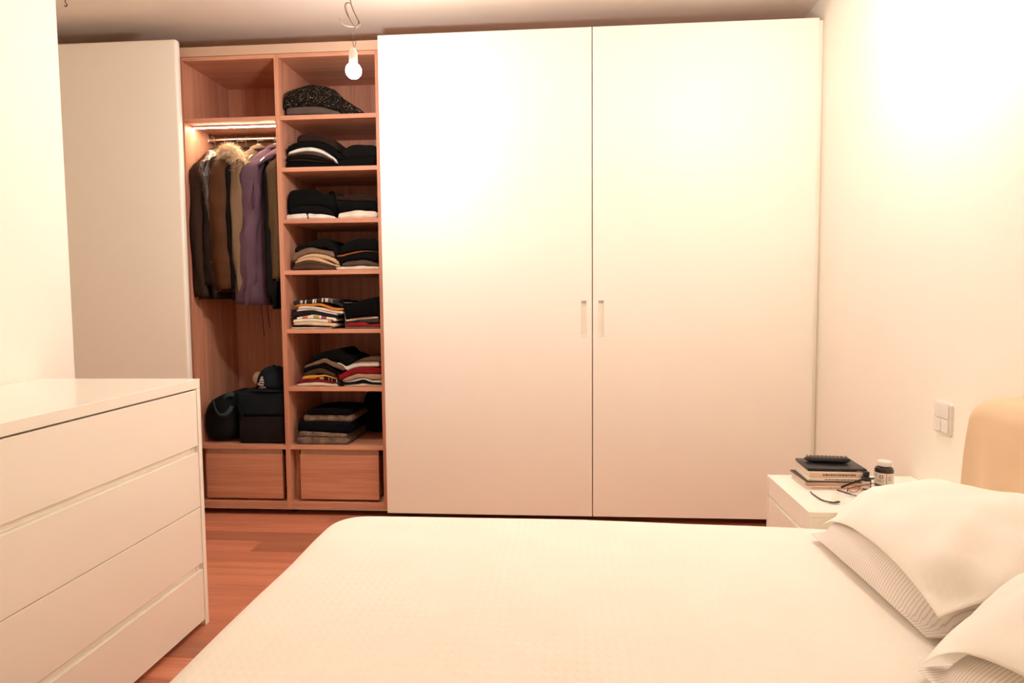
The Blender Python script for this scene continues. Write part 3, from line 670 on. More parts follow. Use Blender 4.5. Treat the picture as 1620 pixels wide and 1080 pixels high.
coat('black blazer between the purple raincoat and the olive jacket', 'c_black', -1.540, 0.030, 1.09, seed=7, sleeve=(0.032, 0.028, 1.15, 0, 0), name='blazer', cat='blazer')
coat('olive tweed jacket hanging rightmost next to the oak divider', 'c_olive', -1.512, 0.040, 1.235, seed=8, sleeve=(0.042, 0.034, 1.25, 0.0, 0.0), name='tweed_jacket', cat='jacket')
bm = bmesh.new(); gloft(bm, [[(-1.498+0.011*math.cos(2*PI*k/20)*(1+0.2*math.sin(z*9)), 3.62+0.13*math.sin(2*PI*k/20), z) for k in range(20)] for z in [1.98-0.085*i for i in range(13)]])
tag(obj('trousers', bm, 'c_black', None, smooth=True), 'long black trousers hanging lowest at the right end of the rail', 'trousers', 'clothes on the wardrobe rail')
for x, m, l, zt in ((-1.925, 'steel_wire', 'wire hanger of the leftmost tweed jacket', 1.955), (-1.865, 'steel_wire', 'wire hanger of the film-covered jacket', 1.955),
                (-1.796, 'white_plastic', 'hanger of the fur-trimmed parka', 1.955), (-1.748, 'steel_wire', 'wire hanger of the black coat beside the parka', 1.955),
                (-1.680, 'white_plastic', 'white hanger of the khaki jacket', 1.965), (-1.585, 'white_plastic', 'hanger of the purple raincoat', 1.965),
                (-1.540, 'black_plastic', 'dark hanger of the black blazer', 1.955), (-1.512, 'black_plastic', 'dark hanger of the olive jacket', 1.955)):
    hanger(x, m, l, zt=zt)
# fur trim, hood, plastic film
def fur():
    bm = bmesh.new(); rr = random.Random(5)
    arc = smooth_path([(-1.805, 3.520, 1.870), (-1.800, 3.500, 1.905), (-1.770, 3.485, 1.928), (-1.728, 3.475, 1.912), (-1.700, 3.472, 1.872), (-1.688, 3.475, 1.835)], 5)
    gtube(bm, arc, 0.030, 10, True)
    for i in range(3600):
        k = rr.randrange(len(arc)); c = arc[k] + Vector((rr.uniform(-.008, .008), rr.uniform(-.008, .008), rr.uniform(-.008, .008)))
        d = Vector((rr.gauss(0, 1), rr.gauss(0, 1)-0.35, rr.gauss(0, 1)-0.1)).normalized()
        p = c + d*0.024; tip = p + d*rr.uniform(0.016, 0.038) + Vector((rr.uniform(-.008, .008), 0, -0.008))
        s = d.cross(Vector((rr.random(), rr.random(), rr.random()))).normalized()*0.0017
        bm.faces.new((bm.verts.new(p-s), bm.verts.new(p+s), bm.verts.new(tip)))
    obj('fur_trim', bm, 'c_fur', parka, kind='stuff', label='pale fluffy fur trim')
fur()
def hood():
    bm = bmesh.new(); n = 24; rings = []
    for i in range(1, 12):
        a = PI*i/12; r = math.sin(a)**0.7; u = -math.cos(a)          # runs from the raincoat's left to its right
        cx = -1.572+0.072*u; cz = 1.905+0.040*u-0.012*u*u; cy = 3.545+0.010*u
        rings.append([(cx+0.018*math.sin(t)*r, cy+0.085*r*math.cos(t)+0.012*noise.noise(Vector((cx*18, t, 3))), cz+0.030*r*math.sin(t)-0.05*max(0, -math.cos(t))*r+0.010*noise.noise(Vector((cx*26, math.cos(t)*2, 1)))) for t in [2*PI*k/n for k in range(n)]])
    gloft(bm, rings); obj('hood', bm, 'c_purple', purple, smooth=True)
    bm = bmesh.new()
    for x, y, z0, z1 in ((-1.565, 3.445, 1.11, 0.99), (-1.600, 3.452, 1.11, 0.945)):
        gtube(bm, smooth_path([(x, y, z0), (x+0.004, y, (z0+z1)/2), (x+0.010, y, z1)], 4), 0.0022, 6)
    obj('drawcord', bm, 'c_black', purple, smooth=True)
    bm = bmesh.new(); gbox(bm, -1.668, -1.656, 3.428, 3.436, 1.262, 1.280, 0.001); obj('zip_pull', bm, 'steel_wire', purple)
hood()
def film_cover():
    bm = bmesh.new()
    rings = [r for r in coat_rings(-1.866, 0.062, 1.965, 1.872, 1.18, 0.250, 2.2, 0.80, 0.010, 0.014)]
    out = []
    for r in rings:
        out.append([(x+0.016*noise.noise(Vector((x*28, y*28, z*22))), y+0.022*noise.noise(Vector((y*24, z*26, 3.3))), z+0.006*noise.noise(Vector((y*20, x*20, 7)))) for x, y, z in r])
    gloft(bm, out, cap=False)
    bmesh.ops.subdivide_edges(bm, edges=list(bm.edges), cuts=1, use_grid_fill=True)
    for v in bm.verts: v.co += Vector((0.006*noise.noise(v.co*60), 0.008*noise.noise(v.co*55+Vector((3, 1, 2))), 0))
    tag(obj('garment_film', bm, 'clear_film', None), 'clear crinkled dry-cleaning film over a dark jacket', 'plastic film')
film_cover()

# ---------------------------------------------------------------- bags at the bottom of the left bay
fabric('bag_black', (.013, .013, .014, 1), rough=0.7)
fabric('bag_navy', (.014, .018, .022, 1), rough=0.7)
fabric('bag_brown', (.020, .015, .014, 1), rough=0.8)
fabric('strap_teal', (.045, .075, .078, 1), rough=0.8)
fabric('cap_navy', (.016, .020, .026, 1), rough=0.8)
plain('cap_print', (.72, .66, .60, 1), 0.8); plain('cap_print_pink', (.62, .36, .30, 1), 0.8)
fabric('tan_cloth', (.60, .42, .27, 1))
def duffel():
    t = thing('duffel_bag', 'black duffel bag with a teal handle slumped at the left', 'bag', (-1.85, 3.62, 0.3726))
    bm = bmesh.new(); rings = []; n = 30; z0 = 0.3728
    for i in range(15):
        u = i/14; e = 0.72+0.28*math.sin(PI*u)**0.5 if 0 < i < 14 else 0.55
        y = 3.455+0.36*u
        ring = []
        for k in range(n):
            a = 2*PI*k/n; c, s = math.cos(a), math.sin(a); m = (abs(c)**3.2+abs(s)**3.2)**(-1/3.2)
            hgt = 0.235-0.02*u
            x = -1.862 + 0.100*e*c*m
            z = z0+hgt*0.5 + hgt*0.5*e*s*m
            z += max(0, (x+1.94))*0.40*(0.5+0.5*s)
            d = 0.010*noise.noise(Vector((x*11, y*11, z*11)))
            ring.append((x+d, y, max(z0, z+d)))
        rings.append(ring)
    gloft(bm, rings); obj('bag_body', bm, 'bag_black', t, smooth=True)
    bm = bmesh.new()
    path = smooth_path([(-1.900, 3.470, 0.592), (-1.882, 3.450, 0.598), (-1.872, 3.440, 0.570), (-1.850, 3.437, 0.535), (-1.815, 3.437, 0.530), (-1.790, 3.442, 0.552), (-1.782, 3.452, 0.575)], 5)
    gtube(bm, path, 0.01, 8, True, [(0.004, 0.0125)]*len(path)); obj('handle', bm, 'strap_teal', t, smooth=True, label='teal webbing handle')
    bm = bmesh.new()
    path = smooth_path([(-1.832, 3.470, 0.612), (-1.815, 3.462, 0.628), (-1.795, 3.462, 0.636), (-1.778, 3.470, 0.632)], 5)
    gtube(bm, path, 0.01, 8, True, [(0.004, 0.0125)]*len(path)); obj('handle', bm, 'strap_teal', t, smooth=True)
duffel()
def case():
    t = thing('storage_case', 'dark boxy fabric case with a navy lid next to the duffel bag', 'case', (-1.62, 3.64, 0.3726))
    bm = bmesh.new(); gbox(bm, -1.752, -1.4935, 3.455, 3.83, 0.3728, 0.520, 0.012, 3); obj('case_body', bm, 'bag_brown', t, smooth='auto')
    bm = bmesh.new(); gbox(bm, -1.756, -1.4905, 3.447, 3.835, 0.521, 0.652, 0.022, 4)
    for v in bm.verts: v.co.z += 0.008*noise.noise(v.co*12)*(1 if v.co.z > 0.6 else 0)
    obj('case_lid', bm, 'bag_navy', t, smooth=True)
    bm = bmesh.new(); gtube(bm, smooth_path([(-1.762, 3.452, 0.600), (-1.735, 3.438, 0.560), (-1.722, 3.436, 0.530), (-1.735, 3.440, 0.505)], 5), 0.006, 8, True, [(0.003, 0.010)]*16)
    obj('side_strap', bm, 'bag_black', t, smooth=True)
case()
def baseball_cap():
    t = thing('baseball_cap', 'dark navy cap with a pale stacked emblem on the fabric case', 'cap', (-1.60, 3.56, 0.654))
    z0 = 0.661; cx, cy = -1.598, 3.575; R = 0.092
    bm = bmesh.new(); rings = []
    for i in range(9):
        a = PI/2*i/8.4; rings.append([(cx+R*math.cos(a)**0.8*math.cos(2*PI*k/32)*1.0, cy+R*1.08*math.cos(a)**0.8*math.sin(2*PI*k/32), z0+0.118*math.sin(a)**0.9) for k in range(32)])
    gloft(bm, rings); crown = obj('crown', bm, 'cap_navy', t, smooth=True)
    bm = bmesh.new(); glathe(bm, cx, cy, [(0, z0+0.1235), (0.006, z0+0.122), (0.008, z0+0.117), (0, z0+0.114)], 12); obj('button', bm, 'cap_navy', crown, smooth=True)
    bm = bmesh.new()   # visor pointing to the viewer, curved
    up, lo = [], []
    m = 16
    for j in range(5):
        v = j/4
        row = []
        for i in range(m+1):
            a = PI*(1.12+0.76*i/m); r = R*1.01+0.050*v
            row.append((cx+r*0.98*math.cos(a), cy+r*1.06*math.sin(a), z0+0.003-0.010*abs(math.cos(a))**1.5-0.004*v))
        up.append([bm.verts.new(p) for p in row]); lo.append([bm.verts.new((p[0], p[1], p[2]-0.003)) for p in row])
    for L, f in ((up, 1), (lo, -1)):
        for a, b2 in zip(L, L[1:]):
            for i in range(m): bm.faces.new((a[i], a[i+1], b2[i+1], b2[i])[::f])
    for i in range(m): bm.faces.new((up[-1][i], up[-1][i+1], lo[-1][i+1], lo[-1][i]))
    obj('visor', bm, 'cap_navy', t, smooth=True)
    # emblem on the front of the crown: stacked arcs over a wavy scribble
    def patch(mat, pts):   # thin strips hugging the crown front
        bm = bmesh.new()
        for (x0, x1, za, zb, bow) in pts:
            P, Q = [], []
            for k in range(9):
                u = k/8; x = x0+(x1-x0)*u
                for L, zz, s in ((P, za, 1), (Q, zb, 1)):
                    z = z0+zz+bow*(1-(2*u-1)**2)
                    a = math.asin(min(0.99, max(0.0, (z-z0)/0.118))**(1/0.9)); rr = R*1.08*math.cos(a)**0.8; dx = min(0.98, abs(x-cx)/(R*math.cos(a)**0.8))
                    L.append((x, cy-rr*math.sqrt(1-dx*dx)-0.0016, z))
            vp = [bm.verts.new(p) for p in P]; vq = [bm.verts.new(p) for p in Q]
            for k in range(8): bm.faces.new((vp[k], vp[k+1], vq[k+1], vq[k]))
        obj('emblem', bm, mat, crown)
    ex = cx-0.032
    patch('cap_print', [(ex-0.008, ex+0.008, 0.062, 0.055, 0.006), (ex-0.014, ex+0.014, 0.050, 0.042, 0.006), (ex-0.016, ex+0.017, 0.037, 0.031, 0.005), (ex-0.020, ex-0.004, 0.006, 0.004, 0.003), (ex+0.000, ex+0.008, 0.008, 0.004, 0.002), (ex+0.012, ex+0.028, 0.010, 0.006, 0.004)])
    patch('cap_print_pink', [(ex-0.030, ex-0.012, 0.031, 0.019, 0.002), (ex-0.014, ex+0.016, 0.027, 0.018, 0.003), (ex-0.008, ex+0.012, 0.016, 0.013, 0.001)])
baseball_cap()
heap('cloth_bundle', 'small tan cloth bundle tucked behind the navy cap', 'cloth', 'tan_cloth', -1.722, 3.66, 0.660, 0.035, 0.035, 0.075, 2.0)

# ---------------------------------------------------------------- bed
def waffle():
    m, nt, b = new_mat('bedspread_waffle')
    v = coords(nt)
    sx = nt.nodes.new('ShaderNodeSeparateXYZ'); nt.links.new(v, sx.inputs[0])
    outs = []
    for i, k in ((0, PI/0.019), (1, PI/0.025)):
        mu = nt.nodes.new('ShaderNodeMath'); mu.operation = 'MULTIPLY'; mu.inputs[1].default_value = k; nt.links.new(sx.outputs[i], mu.inputs[0])
        si = nt.nodes.new('ShaderNodeMath'); si.operation = 'SINE'; nt.links.new(mu.outputs[0], si.inputs[0]); sq = nt.nodes.new('ShaderNodeMath'); sq.operation = 'MULTIPLY'; nt.links.new(si.outputs[0], sq.inputs[0]); nt.links.new(si.outputs[0], sq.inputs[1]); outs.append(sq.outputs[0])
    p = nt.nodes.new('ShaderNodeMath'); p.operation = 'MULTIPLY'; nt.links.new(outs[0], p.inputs[0]); nt.links.new(outs[1], p.inputs[1])
    n = noise_tex(nt, v, 6, 3)
    nt.links.new(ramp(nt, n, [(0.3, (.89, .83, .735, 1)), (0.7, (.915, .86, .77, 1))]), b.inputs['Base Color'])
    b.inputs['Roughness'].default_value = 0.9; b.inputs['Specular IOR Level'].default_value = 0.1
    add_bump(nt, b, p.outputs[0], 0.0018, 0.33)
waffle()
fabric('headboard_fabric', (.80, .60, .40, 1), var=0.06, big=5, weave=700)
fabric('pillow_white', (.915, .86, .775, 1), var=0.03, weave=600, bump=0.0003)
def striped():
    m, nt, b = new_mat('pillow_striped'); v = coords(nt)
    sx = nt.nodes.new('ShaderNodeSeparateXYZ'); nt.links.new(v, sx.inputs[0])
    mu = nt.nodes.new('ShaderNodeMath'); mu.operation = 'MULTIPLY'; mu.inputs[1].default_value = 2*PI/0.0085; nt.links.new(sx.outputs[1], mu.inputs[0])
    si = nt.nodes.new('ShaderNodeMath'); si.operation = 'SINE'; nt.links.new(mu.outputs[0], si.inputs[0])
    nt.links.new(ramp(nt, si.outputs[0], [(0.40, (.84, .77, .68, 1)), (0.85, (.62, .56, .55, 1))]), b.inputs['Base Color'])
    b.inputs['Roughness'].default_value = 0.9; b.inputs['Specular IOR Level'].default_value = 0.1
striped()
BX0, BX1, BY0, BY1, BZ = -0.715, 1.095, 0.30, 1.985, 0.50
bed = thing('bed', 'double bed with a beige fabric headboard against the right wall', 'bed', (0.2, 1.15, 0.0))
box('bed_frame', 'pillow_white', bed, BX0+0.05, BX1, BY0+0.04, BY1-0.05, 0.13, 0.27, 0.01)
box('mattress', 'pillow_white', bed, BX0+0.03, BX1, BY0+0.02, BY1-0.03, 0.271, 0.462, 0.03, 3)
for x in (BX0+0.12, BX1-0.1):
    for y in (BY0+0.12, BY1-0.14):
        bm = bmesh.new(); glathe(bm, x, y, [(0, 0), (0.02, 0), (0.028, 0.13), (0, 0.13)], 14); obj('leg', bm, 'black_plastic', bed, smooth='auto')
def headboard():
    bm = bmesh.new(); ny, nz = 64, 30
    y0, y1, z1, xf, xk = 0.26, 1.972, 0.866, 1.100, X_R-0.004
    rings = []
    rad = 0.055
    for i in range(ny+1):
        u = i/ny; y = y0+(y1-y0)*u
        e = min(y-y0, y1-y)
        drop = 0 if e > 0.07 else 0.07-math.sqrt(max(0, 0.07**2-(0.07-e)**2))
        inset = 0 if e > 0.03 else 0.03-math.sqrt(max(0, 0.03**2-(0.03-e)**2))
        zt = z1-drop
        ring = []
        prof = [(xf+inset, 0.13+ (zt-rad-0.13)*k/14) for k in range(15)] + [(xf+inset+rad*(1-math.cos(a)), zt-rad+rad*math.sin(a)) for a in [PI/2*k/8 for k in range(1, 9)]] + [(xk, zt), (xk, 0.13)]
        for x, z in prof:
            if x < xk-0.01:
                fold = 0.012*math.sin(y*46+3.2*noise.noise(Vector((y*3, z*2, 1)))) * min(1, max(0, (0.80-z)/0.12))
                fold += 0.010*noise.noise(Vector((y*6, z*5, 4)))
                x = x - fold*0.8
            yo = 0
            if e < 0.12: yo = 0.012*noise.noise(Vector((z*7, 2.0, 0.5)))*(1 if u > 0.5 else -1)*(1-e/0.12) - (0.016*(z-0.62)/0.2*(1-e/0.12) if u > 0.5 else 0)
            ring.append((x, y+yo, z))
        rings.append(ring)
    gloft(bm, rings); obj('headboard', bm, 'headboard_fabric', bed, smooth='auto', label='beige fabric covered headboard')
headboard()
def bedspread():
    bm = bmesh.new(); RC, RE, ZL = 0.115, 0.075, 0.13   # plan corner radius, edge rounding, lower hem
    # plan outline of the outermost drop, counter-clockwise, starting at the head end
    def outline(d):   # d = inset from the outer edge
        x0, x1, y0, y1 = BX0+d, BX1-0.002, BY0+d, BY1+0.004-d; r = max(RC-d*0.75, 0.02)
        P = []
        for k in range(25): P.append((x1-(x1-x0-r)*k/24, y1))
        for k in range(1, 12): a = PI/2+PI/2*k/12; P.append((x0+r+r*math.cos(a), y1-r+r*math.sin(a)))
        for k in range(25): P.append((x0, y1-r-(y1-y0-2*r)*k/24))
        for k in range(1, 12): a = PI+PI/2*k/12; P.append((x0+r+r*math.cos(a), y0+r+r*math.sin(a)))
        for k in range(25): P.append((x0+r+(x1-x0-r)*k/24, y0))
        return P
    levels = [(-0.004, ZL), (-0.002, 0.26), (0.0, BZ-RE)] + [(RE*(1-math.cos(a)), BZ-RE+RE*math.sin(a)) for a in [PI/2*k/8 for k in range(1, 9)]]
    levels += [(0.14, BZ), (0.25, BZ), (0.42, BZ), (0.50, BZ)]
    rings = []
    for d, z in levels:
        o = outline(d)
        ring = []
        for j, (x, y) in enumerate(o):
            zz = z
            if z > BZ-RE*0.7:
                zz += max(0, 1-d/0.3)*0.0035*noise.noise(Vector((x*5, y*5, 0.3))) - 0.022*max(0, (x-0.05)/1.0)*max(0, min(1, (y-1.72)/0.2))
            else:
                w = 0.010*math.sin(j*0.9)*((BZ-z)/0.4); x += w*0.4 if abs(x-BX0) < 0.05 else 0; y += w*0.4 if abs(y-BY1) < 0.05 else 0
            ring.append((x, y, zz))
        rings.append(ring)
    R = gloft(bm, rings, cap=False, closed=False)
    bm.faces.new(R[-1])
    o = obj('bedspread', bm, 'bedspread_waffle', None, smooth=True, origin=(0.2, 1.15, ZL))
    so = o.modifiers.new('thickness', 'SOLIDIFY'); so.thickness = 0.006; so.offset = -1
    tag(o, 'cream waffle bedspread pulled smooth over the bed', 'bedspread')
bedspread()

def pillow_fn(cx, cy, a, b, T, zc, ang, seed, tiltx=0.0, tilty=0.0, low=0.35, wr=0.006, droop=0.0):
    """returns surf(u, v, top) -> world point of a pillow"""
    ca, sa = math.cos(ang), math.sin(ang)
    def surf(u, v, top):
        # square -> rounded plan, corners pulled in a little
        k = 1-0.075*(u*u*v*v)
        px = a*u*k*(1-0.035*(1-v*v)*u*u); py = b*v*k*(1-0.03*(1-u*u)*v*v)
        m = (abs(u)**5+abs(v)**5)**(1/5)
        h = T*max(0, 1-min(1, m)**2.1)**0.66*(1-0.18*u*u*v*v)
        w = noise.noise(Vector((u*1.8+seed, v*2.2, seed)))*wr*1.5 + noise.noise(Vector((u*4+seed, v*5, seed*2)))*wr*0.8
        cr = abs(u*v)**1.2; w += wr*1.3*cr*math.sin(11*math.atan2(v, u+1e-6)+seed)
        z = (1-low)*h + w*min(1, h/(T*0.4)) if top else -low*h
        z += tiltx*px + tilty*py + zc - droop*u*u*v*v
        return Vector((cx+px*ca-py*sa, cy+px*sa+py*ca, z))
    return surf
def make_pillow(label, mat, surf, group, floor_fn, N=30):
    bm = bmesh.new(); top, bot = [], []
    for i in range(N+1):
        u = -math.cos(PI*i/N); u = u*0.6+(-1+2*i/N)*0.4
        rt, rb = [], []
        for j in range(N+1):
            v = -math.cos(PI*j/N); v = v*0.6+(-1+2*j/N)*0.4
            p = surf(u, v, True); q = surf(u, v, False)
            f = floor_fn(q.x, q.y)
            if q.z < f: q.z = f
            if p.z < q.z+0.001: p.z = q.z+0.001
            rt.append(bm.verts.new(p)); rb.append(bm.verts.new(q))
        top.append(rt); bot.append(rb)
    for i in range(N):
        for j in range(N):
            bm.faces.new((top[i][j], top[i+1][j], top[i+1][j+1], top[i][j+1])); bm.faces.new((bot[i][j], bot[i][j+1], bot[i+1][j+1], bot[i+1][j]))
    for k in range(N):
        for (i0, j0, i1, j1) in ((k, 0, k+1, 0), (k, N, k+1, N), (0, k, 0, k+1), (N, k, N, k+1)):
            bm.faces.new((top[i0][j0], top[i1][j1], bot[i1][j1], bot[i0][j0]))
    return tag(obj('pillow', bm, mat, None, smooth=True), label, 'pillow', group)
def height_of(surf, base, a=None):
    """top height of a pillow sampled on a grid"""
    S = [surf(-1+2*i/40, -1+2*j/40, True) for i in range(41) for j in range(41)]
    cell = {}
    for p in S:
        k = (round(p.x/0.03), round(p.y/0.03)); cell[k] = max(cell.get(k, -9), p.z)
    def f(x, y):
        fx, fy = x/0.03, y/0.03; i, j = math.floor(fx), math.floor(fy); tx, ty = fx-i, fy-j
        g = lambda i, j: cell.get((i, j), base)
        return max(base, (g(i, j)*(1-tx)+g(i+1, j)*tx)*(1-ty)+(g(i, j+1)*(1-tx)+g(i+1, j+1)*tx)*ty)
    return f
G_P = 'pillows at the head of the bed'
bedf = lambda x, y: 0.5045
s1 = pillow_fn(0.868, 1.540, 0.235, 0.295, 0.165, 0.524, 0.03, 1.3, droop=0.012, low=0.2)
make_pillow('striped pillow under the white one nearest the nightstand', 'pillow_striped', s1, G_P, bedf)
f1 = height_of(s1, 0.5045)
s2 = pillow_fn(0.895, 1.535, 0.240, 0.325, 0.150, 0.606, -0.02, 2.7, wr=0.013, droop=0.065, tilty=-0.06)
make_pillow('plump white pillow nearest the nightstand, on a striped pillow', 'pillow_white', s2, G_P, lambda x, y: f1(x, y)+0.001)
s3 = pillow_fn(0.832, 0.850, 0.250, 0.335, 0.170, 0.526, 0.05, 3.9, droop=0.012, low=0.2)
make_pillow('striped pillow under the white one nearest the viewer', 'pillow_striped', s3, G_P, bedf)
f3 = height_of(s3, 0.5045)
s4 = pillow_fn(0.850, 0.855, 0.255, 0.340, 0.155, 0.648, 0.05, 5.1, wr=0.012, droop=0.13)
make_pillow('plump white pillow nearest the viewer, on a striped pillow', 'pillow_white', s4, G_P, lambda x, y: f3(x, y)+0.001)

# ---------------------------------------------------------------- nightstand
NX, NY0, NY1, NZ = 0.715, 2.030, 2.455, 0.500
ns = thing('nightstand', 'small white nightstand with lipped drawer beside the bed head', 'nightstand', (0.96, 2.24, 0.0))
box('top_panel', 'nightstand_lacquer', ns, NX, X_R-0.004, NY0, NY1, 0.484, NZ, 0.0012)
for y in (NY0+0.001, NY1-0.017): box('side_panel', 'nightstand_lacquer', ns, NX+0.001, X_R-0.005, y, y+0.016, 0.05, 0.4835, 0.0008)
box('back_panel', 'nightstand_lacquer', ns, X_R-0.018, X_R-0.006, NY0+0.018, NY1-0.018, 0.055, 0.483, 0.0005)
box('bottom_panel', 'nightstand_lacquer', ns, NX+0.024, X_R-0.019, NY0+0.018, NY1-0.018, 0.055, 0.070, 0.0005)
for z0, z1 in ((0.272, 0.428), (0.058, 0.268)):
    d = box('drawer', 'nightstand_lacquer', ns, NX+0.002, NX+0.021, NY0+0.0185, NY1-0.0185, z0, z1, 0.001)
    box('finger_lip', 'nightstand_lacquer', d, NX-0.004, NX+0.0015, NY0+0.05, NY1-0.10, z1-0.012, z1-0.002, 0.001)
box('apron', 'nightstand_lacquer', ns, NX+0.002, NX+0.021, NY0+0.0185, NY1-0.0185, 0.432, 0.4835, 0.0008)
for x in (NX+0.05, X_R-0.06):
    for y in (NY0+0.05, NY1-0.05):
        bm = bmesh.new(); glathe(bm, x, y, [(0, 0), (0.014, 0), (0.016, 0.0545), (0, 0.0545)], 12); obj('foot', bm, 'nightstand_lacquer', ns, smooth='auto')

# things on the nightstand
plain('paper', (.80, .72, .62, 1), 0.85, 0.1); plain('cover_white', (.78, .70, .62, 1), 0.4); plain('cover_tan', (.70, .46, .34, 1), 0.5)
plain('cover_pink', (.78, .58, .44, 1), 0.5); plain('cover_dark', (.05, .035, .03, 1), 0.4); plain('ink', (.22, .13, .10, 1), 0.7); plain('ink_red', (.60, .18, .10, 1), 0.6)
def book(name, label, cat, mat, cx, cy, w, d, z, t, ang, spine_ink=None):
    th = thing(name, label, cat, (cx, cy, z), 'reading pile on the nightstand')
    def part(n, m, b, bev=0.0006):
        bm = bmesh.new(); gbox(bm, *b, bev); rot_z(bm, cx, cy, ang); return obj(n, bm, m, th)
    c = min(0.0018, t*0.25)
    part('pages', 'paper', (cx-w/2+0.002, cx+w/2-0.002, cy-d/2+0.002, cy+d/2-0.002, z+c, z+t-c), 0.0002)
    part('cover', mat, (cx-w/2, cx+w/2, cy-d/2, cy+d/2, z+t-c, z+t), 0.0003); part('cover', mat, (cx-w/2, cx+w/2, cy-d/2, cy+d/2, z, z+c), 0.0003)
    sp = part('spine', mat, (cx-w/2, cx+w/2, cy-d/2-0.0004, cy-d/2+0.0016, z+c*0.5, z+t-c*0.5), 0.0003)
    if spine_ink:
        bm = bmesh.new(); x = cx+spine_ink[1]
        rr = random.Random(int(z*1e4))
        while x < cx+spine_ink[2]:
            l = rr.uniform(0.003, 0.010); gbox(bm, x, x+l, cy-d/2-0.0009, cy-d/2-0.0004, z+t*0.35, z+t*0.7); x += l+0.002
        rot_z(bm, cx, cy, ang); obj('spine_print', bm, spine_ink[0], sp)
    return th
z = 0.5004
book('magazine', 'white magazine at the bottom of the nightstand pile', 'magazine', 'cover_white', 0.885, 2.345, 0.190, 0.150, z, 0.011, 0.02, ('ink_red', -0.08, 0.06)); z += 0.0114
book('book', 'tan paperback under the dark magazine in the nightstand pile', 'book', 'cover_tan', 0.882, 2.350, 0.188, 0.148, z, 0.011, -0.01, None); z += 0.0114
book('magazine', 'thin dark magazine in the middle of the nightstand pile', 'magazine', 'cover_dark', 0.884, 2.352, 0.192, 0.150, z, 0.004, 0.05, None); z += 0.0044
book('magazine', 'white magazine with printed spine in the upper nightstand pile', 'magazine', 'cover_white', 0.892, 2.350, 0.186, 0.150, z, 0.009, -0.03, ('ink', -0.04, 0.08)); z += 0.0094
book('book', 'pale thick book directly under the black tablet', 'book', 'cover_pink', 0.896, 2.356, 0.186, 0.146, z, 0.017, 0.0, ('ink', -0.05, 0.05)); z += 0.0174
tb = thing('tablet', 'black tablet lying on the pile of books and magazines', 'tablet', (0.90, 2.365, z), None)
bm = bmesh.new(); gbox(bm, 0.806, 0.994, 2.295, 2.442, z, z+0.010, 0.004, 3); rot_z(bm, 0.90, 2.365, -0.04); obj('tablet_case', bm, 'black_plastic', tb, smooth='auto')
bm = bmesh.new(); gbox(bm, 0.960, 0.985, 2.2910, 2.2925, z+0.003, z+0.0045); rot_z(bm, 0.90, 2.365, -0.04); obj('edge_mark', bm, 'aluminium', tb)
rz = z+0.0106
rc = thing('remote_control', 'black remote control lying on the tablet', 'remote', (0.895, 2.385, rz))
bm = bmesh.new(); rings = []
for i in range(13):
    u = i/12; x = 0.822+0.150*u; e = (1-abs(2*u-1)**6)**0.5 if 0 < i < 12 else 0.25
    rings.append([(x, 2.385+0.022*e*math.copysign(abs(math.cos(t))**0.6, math.cos(t)), rz+0.0095+0.0095*e*math.copysign(abs(math.sin(t))**0.7, math.sin(t))+0.0) for t in [2*PI*k/18 for k in range(18)]])
gloft(bm, rings); rot_z(bm, 0.895, 2.385, -0.10); obj('remote_body', bm, 'black_rubber', rc, smooth='auto')
plain('key_grey', (.16, .11, .09, 1), 0.5)
bmk = None
for i in range(11):
    for j in range(3):
        bm = bmesh.new(); x = 0.834+0.0125*i; y = 2.372+0.013*j; gbox(bm, x-0.0038, x+0.0038, y-0.004, y+0.004, rz+0.0182, rz+0.0194, 0.0004); rot_z(bm, 0.895, 2.385, -0.10)
        obj('button', bm, 'key_grey', rc)
def bottle():
    x, y, b = 0.982, 2.278, 0.5004
    t = thing('dropper_bottle', 'small black bottle with a pale label in front of the books', 'bottle', (x, y, b))
    bm = bmesh.new(); glathe(bm, x, y, [(0, b), (0.0145, b), (0.0155, b+0.002), (0.0155, b+0.034), (0.0135, b+0.040), (0.008, b+0.044), (0.0075, b+0.047), (0, b+0.047)], 24); obj('bottle_body', bm, 'black_plastic', t, smooth='auto')
    bm = bmesh.new(); glathe(bm, x, y, [(0, b+0.0465), (0.0100, b+0.0468), (0.0100, b+0.058), (0.0085, b+0.060), (0, b+0.060)], 20); obj('cap', bm, 'black_rubber', t, smooth='auto')
    bm = bmesh.new(); R = 0.0158; P = [[bm.verts.new((x+R*math.cos(a), y+R*math.sin(a), zz)) for a in [PI*(1.02+0.62*k/12) for k in range(13)]] for zz in (b+0.007, b+0.031)]
    for k in range(12): bm.faces.new((P[0][k], P[0][k+1], P[1][k+1], P[1][k]))
    obj('paper_label', bm, 'cover_white', t)
bottle()
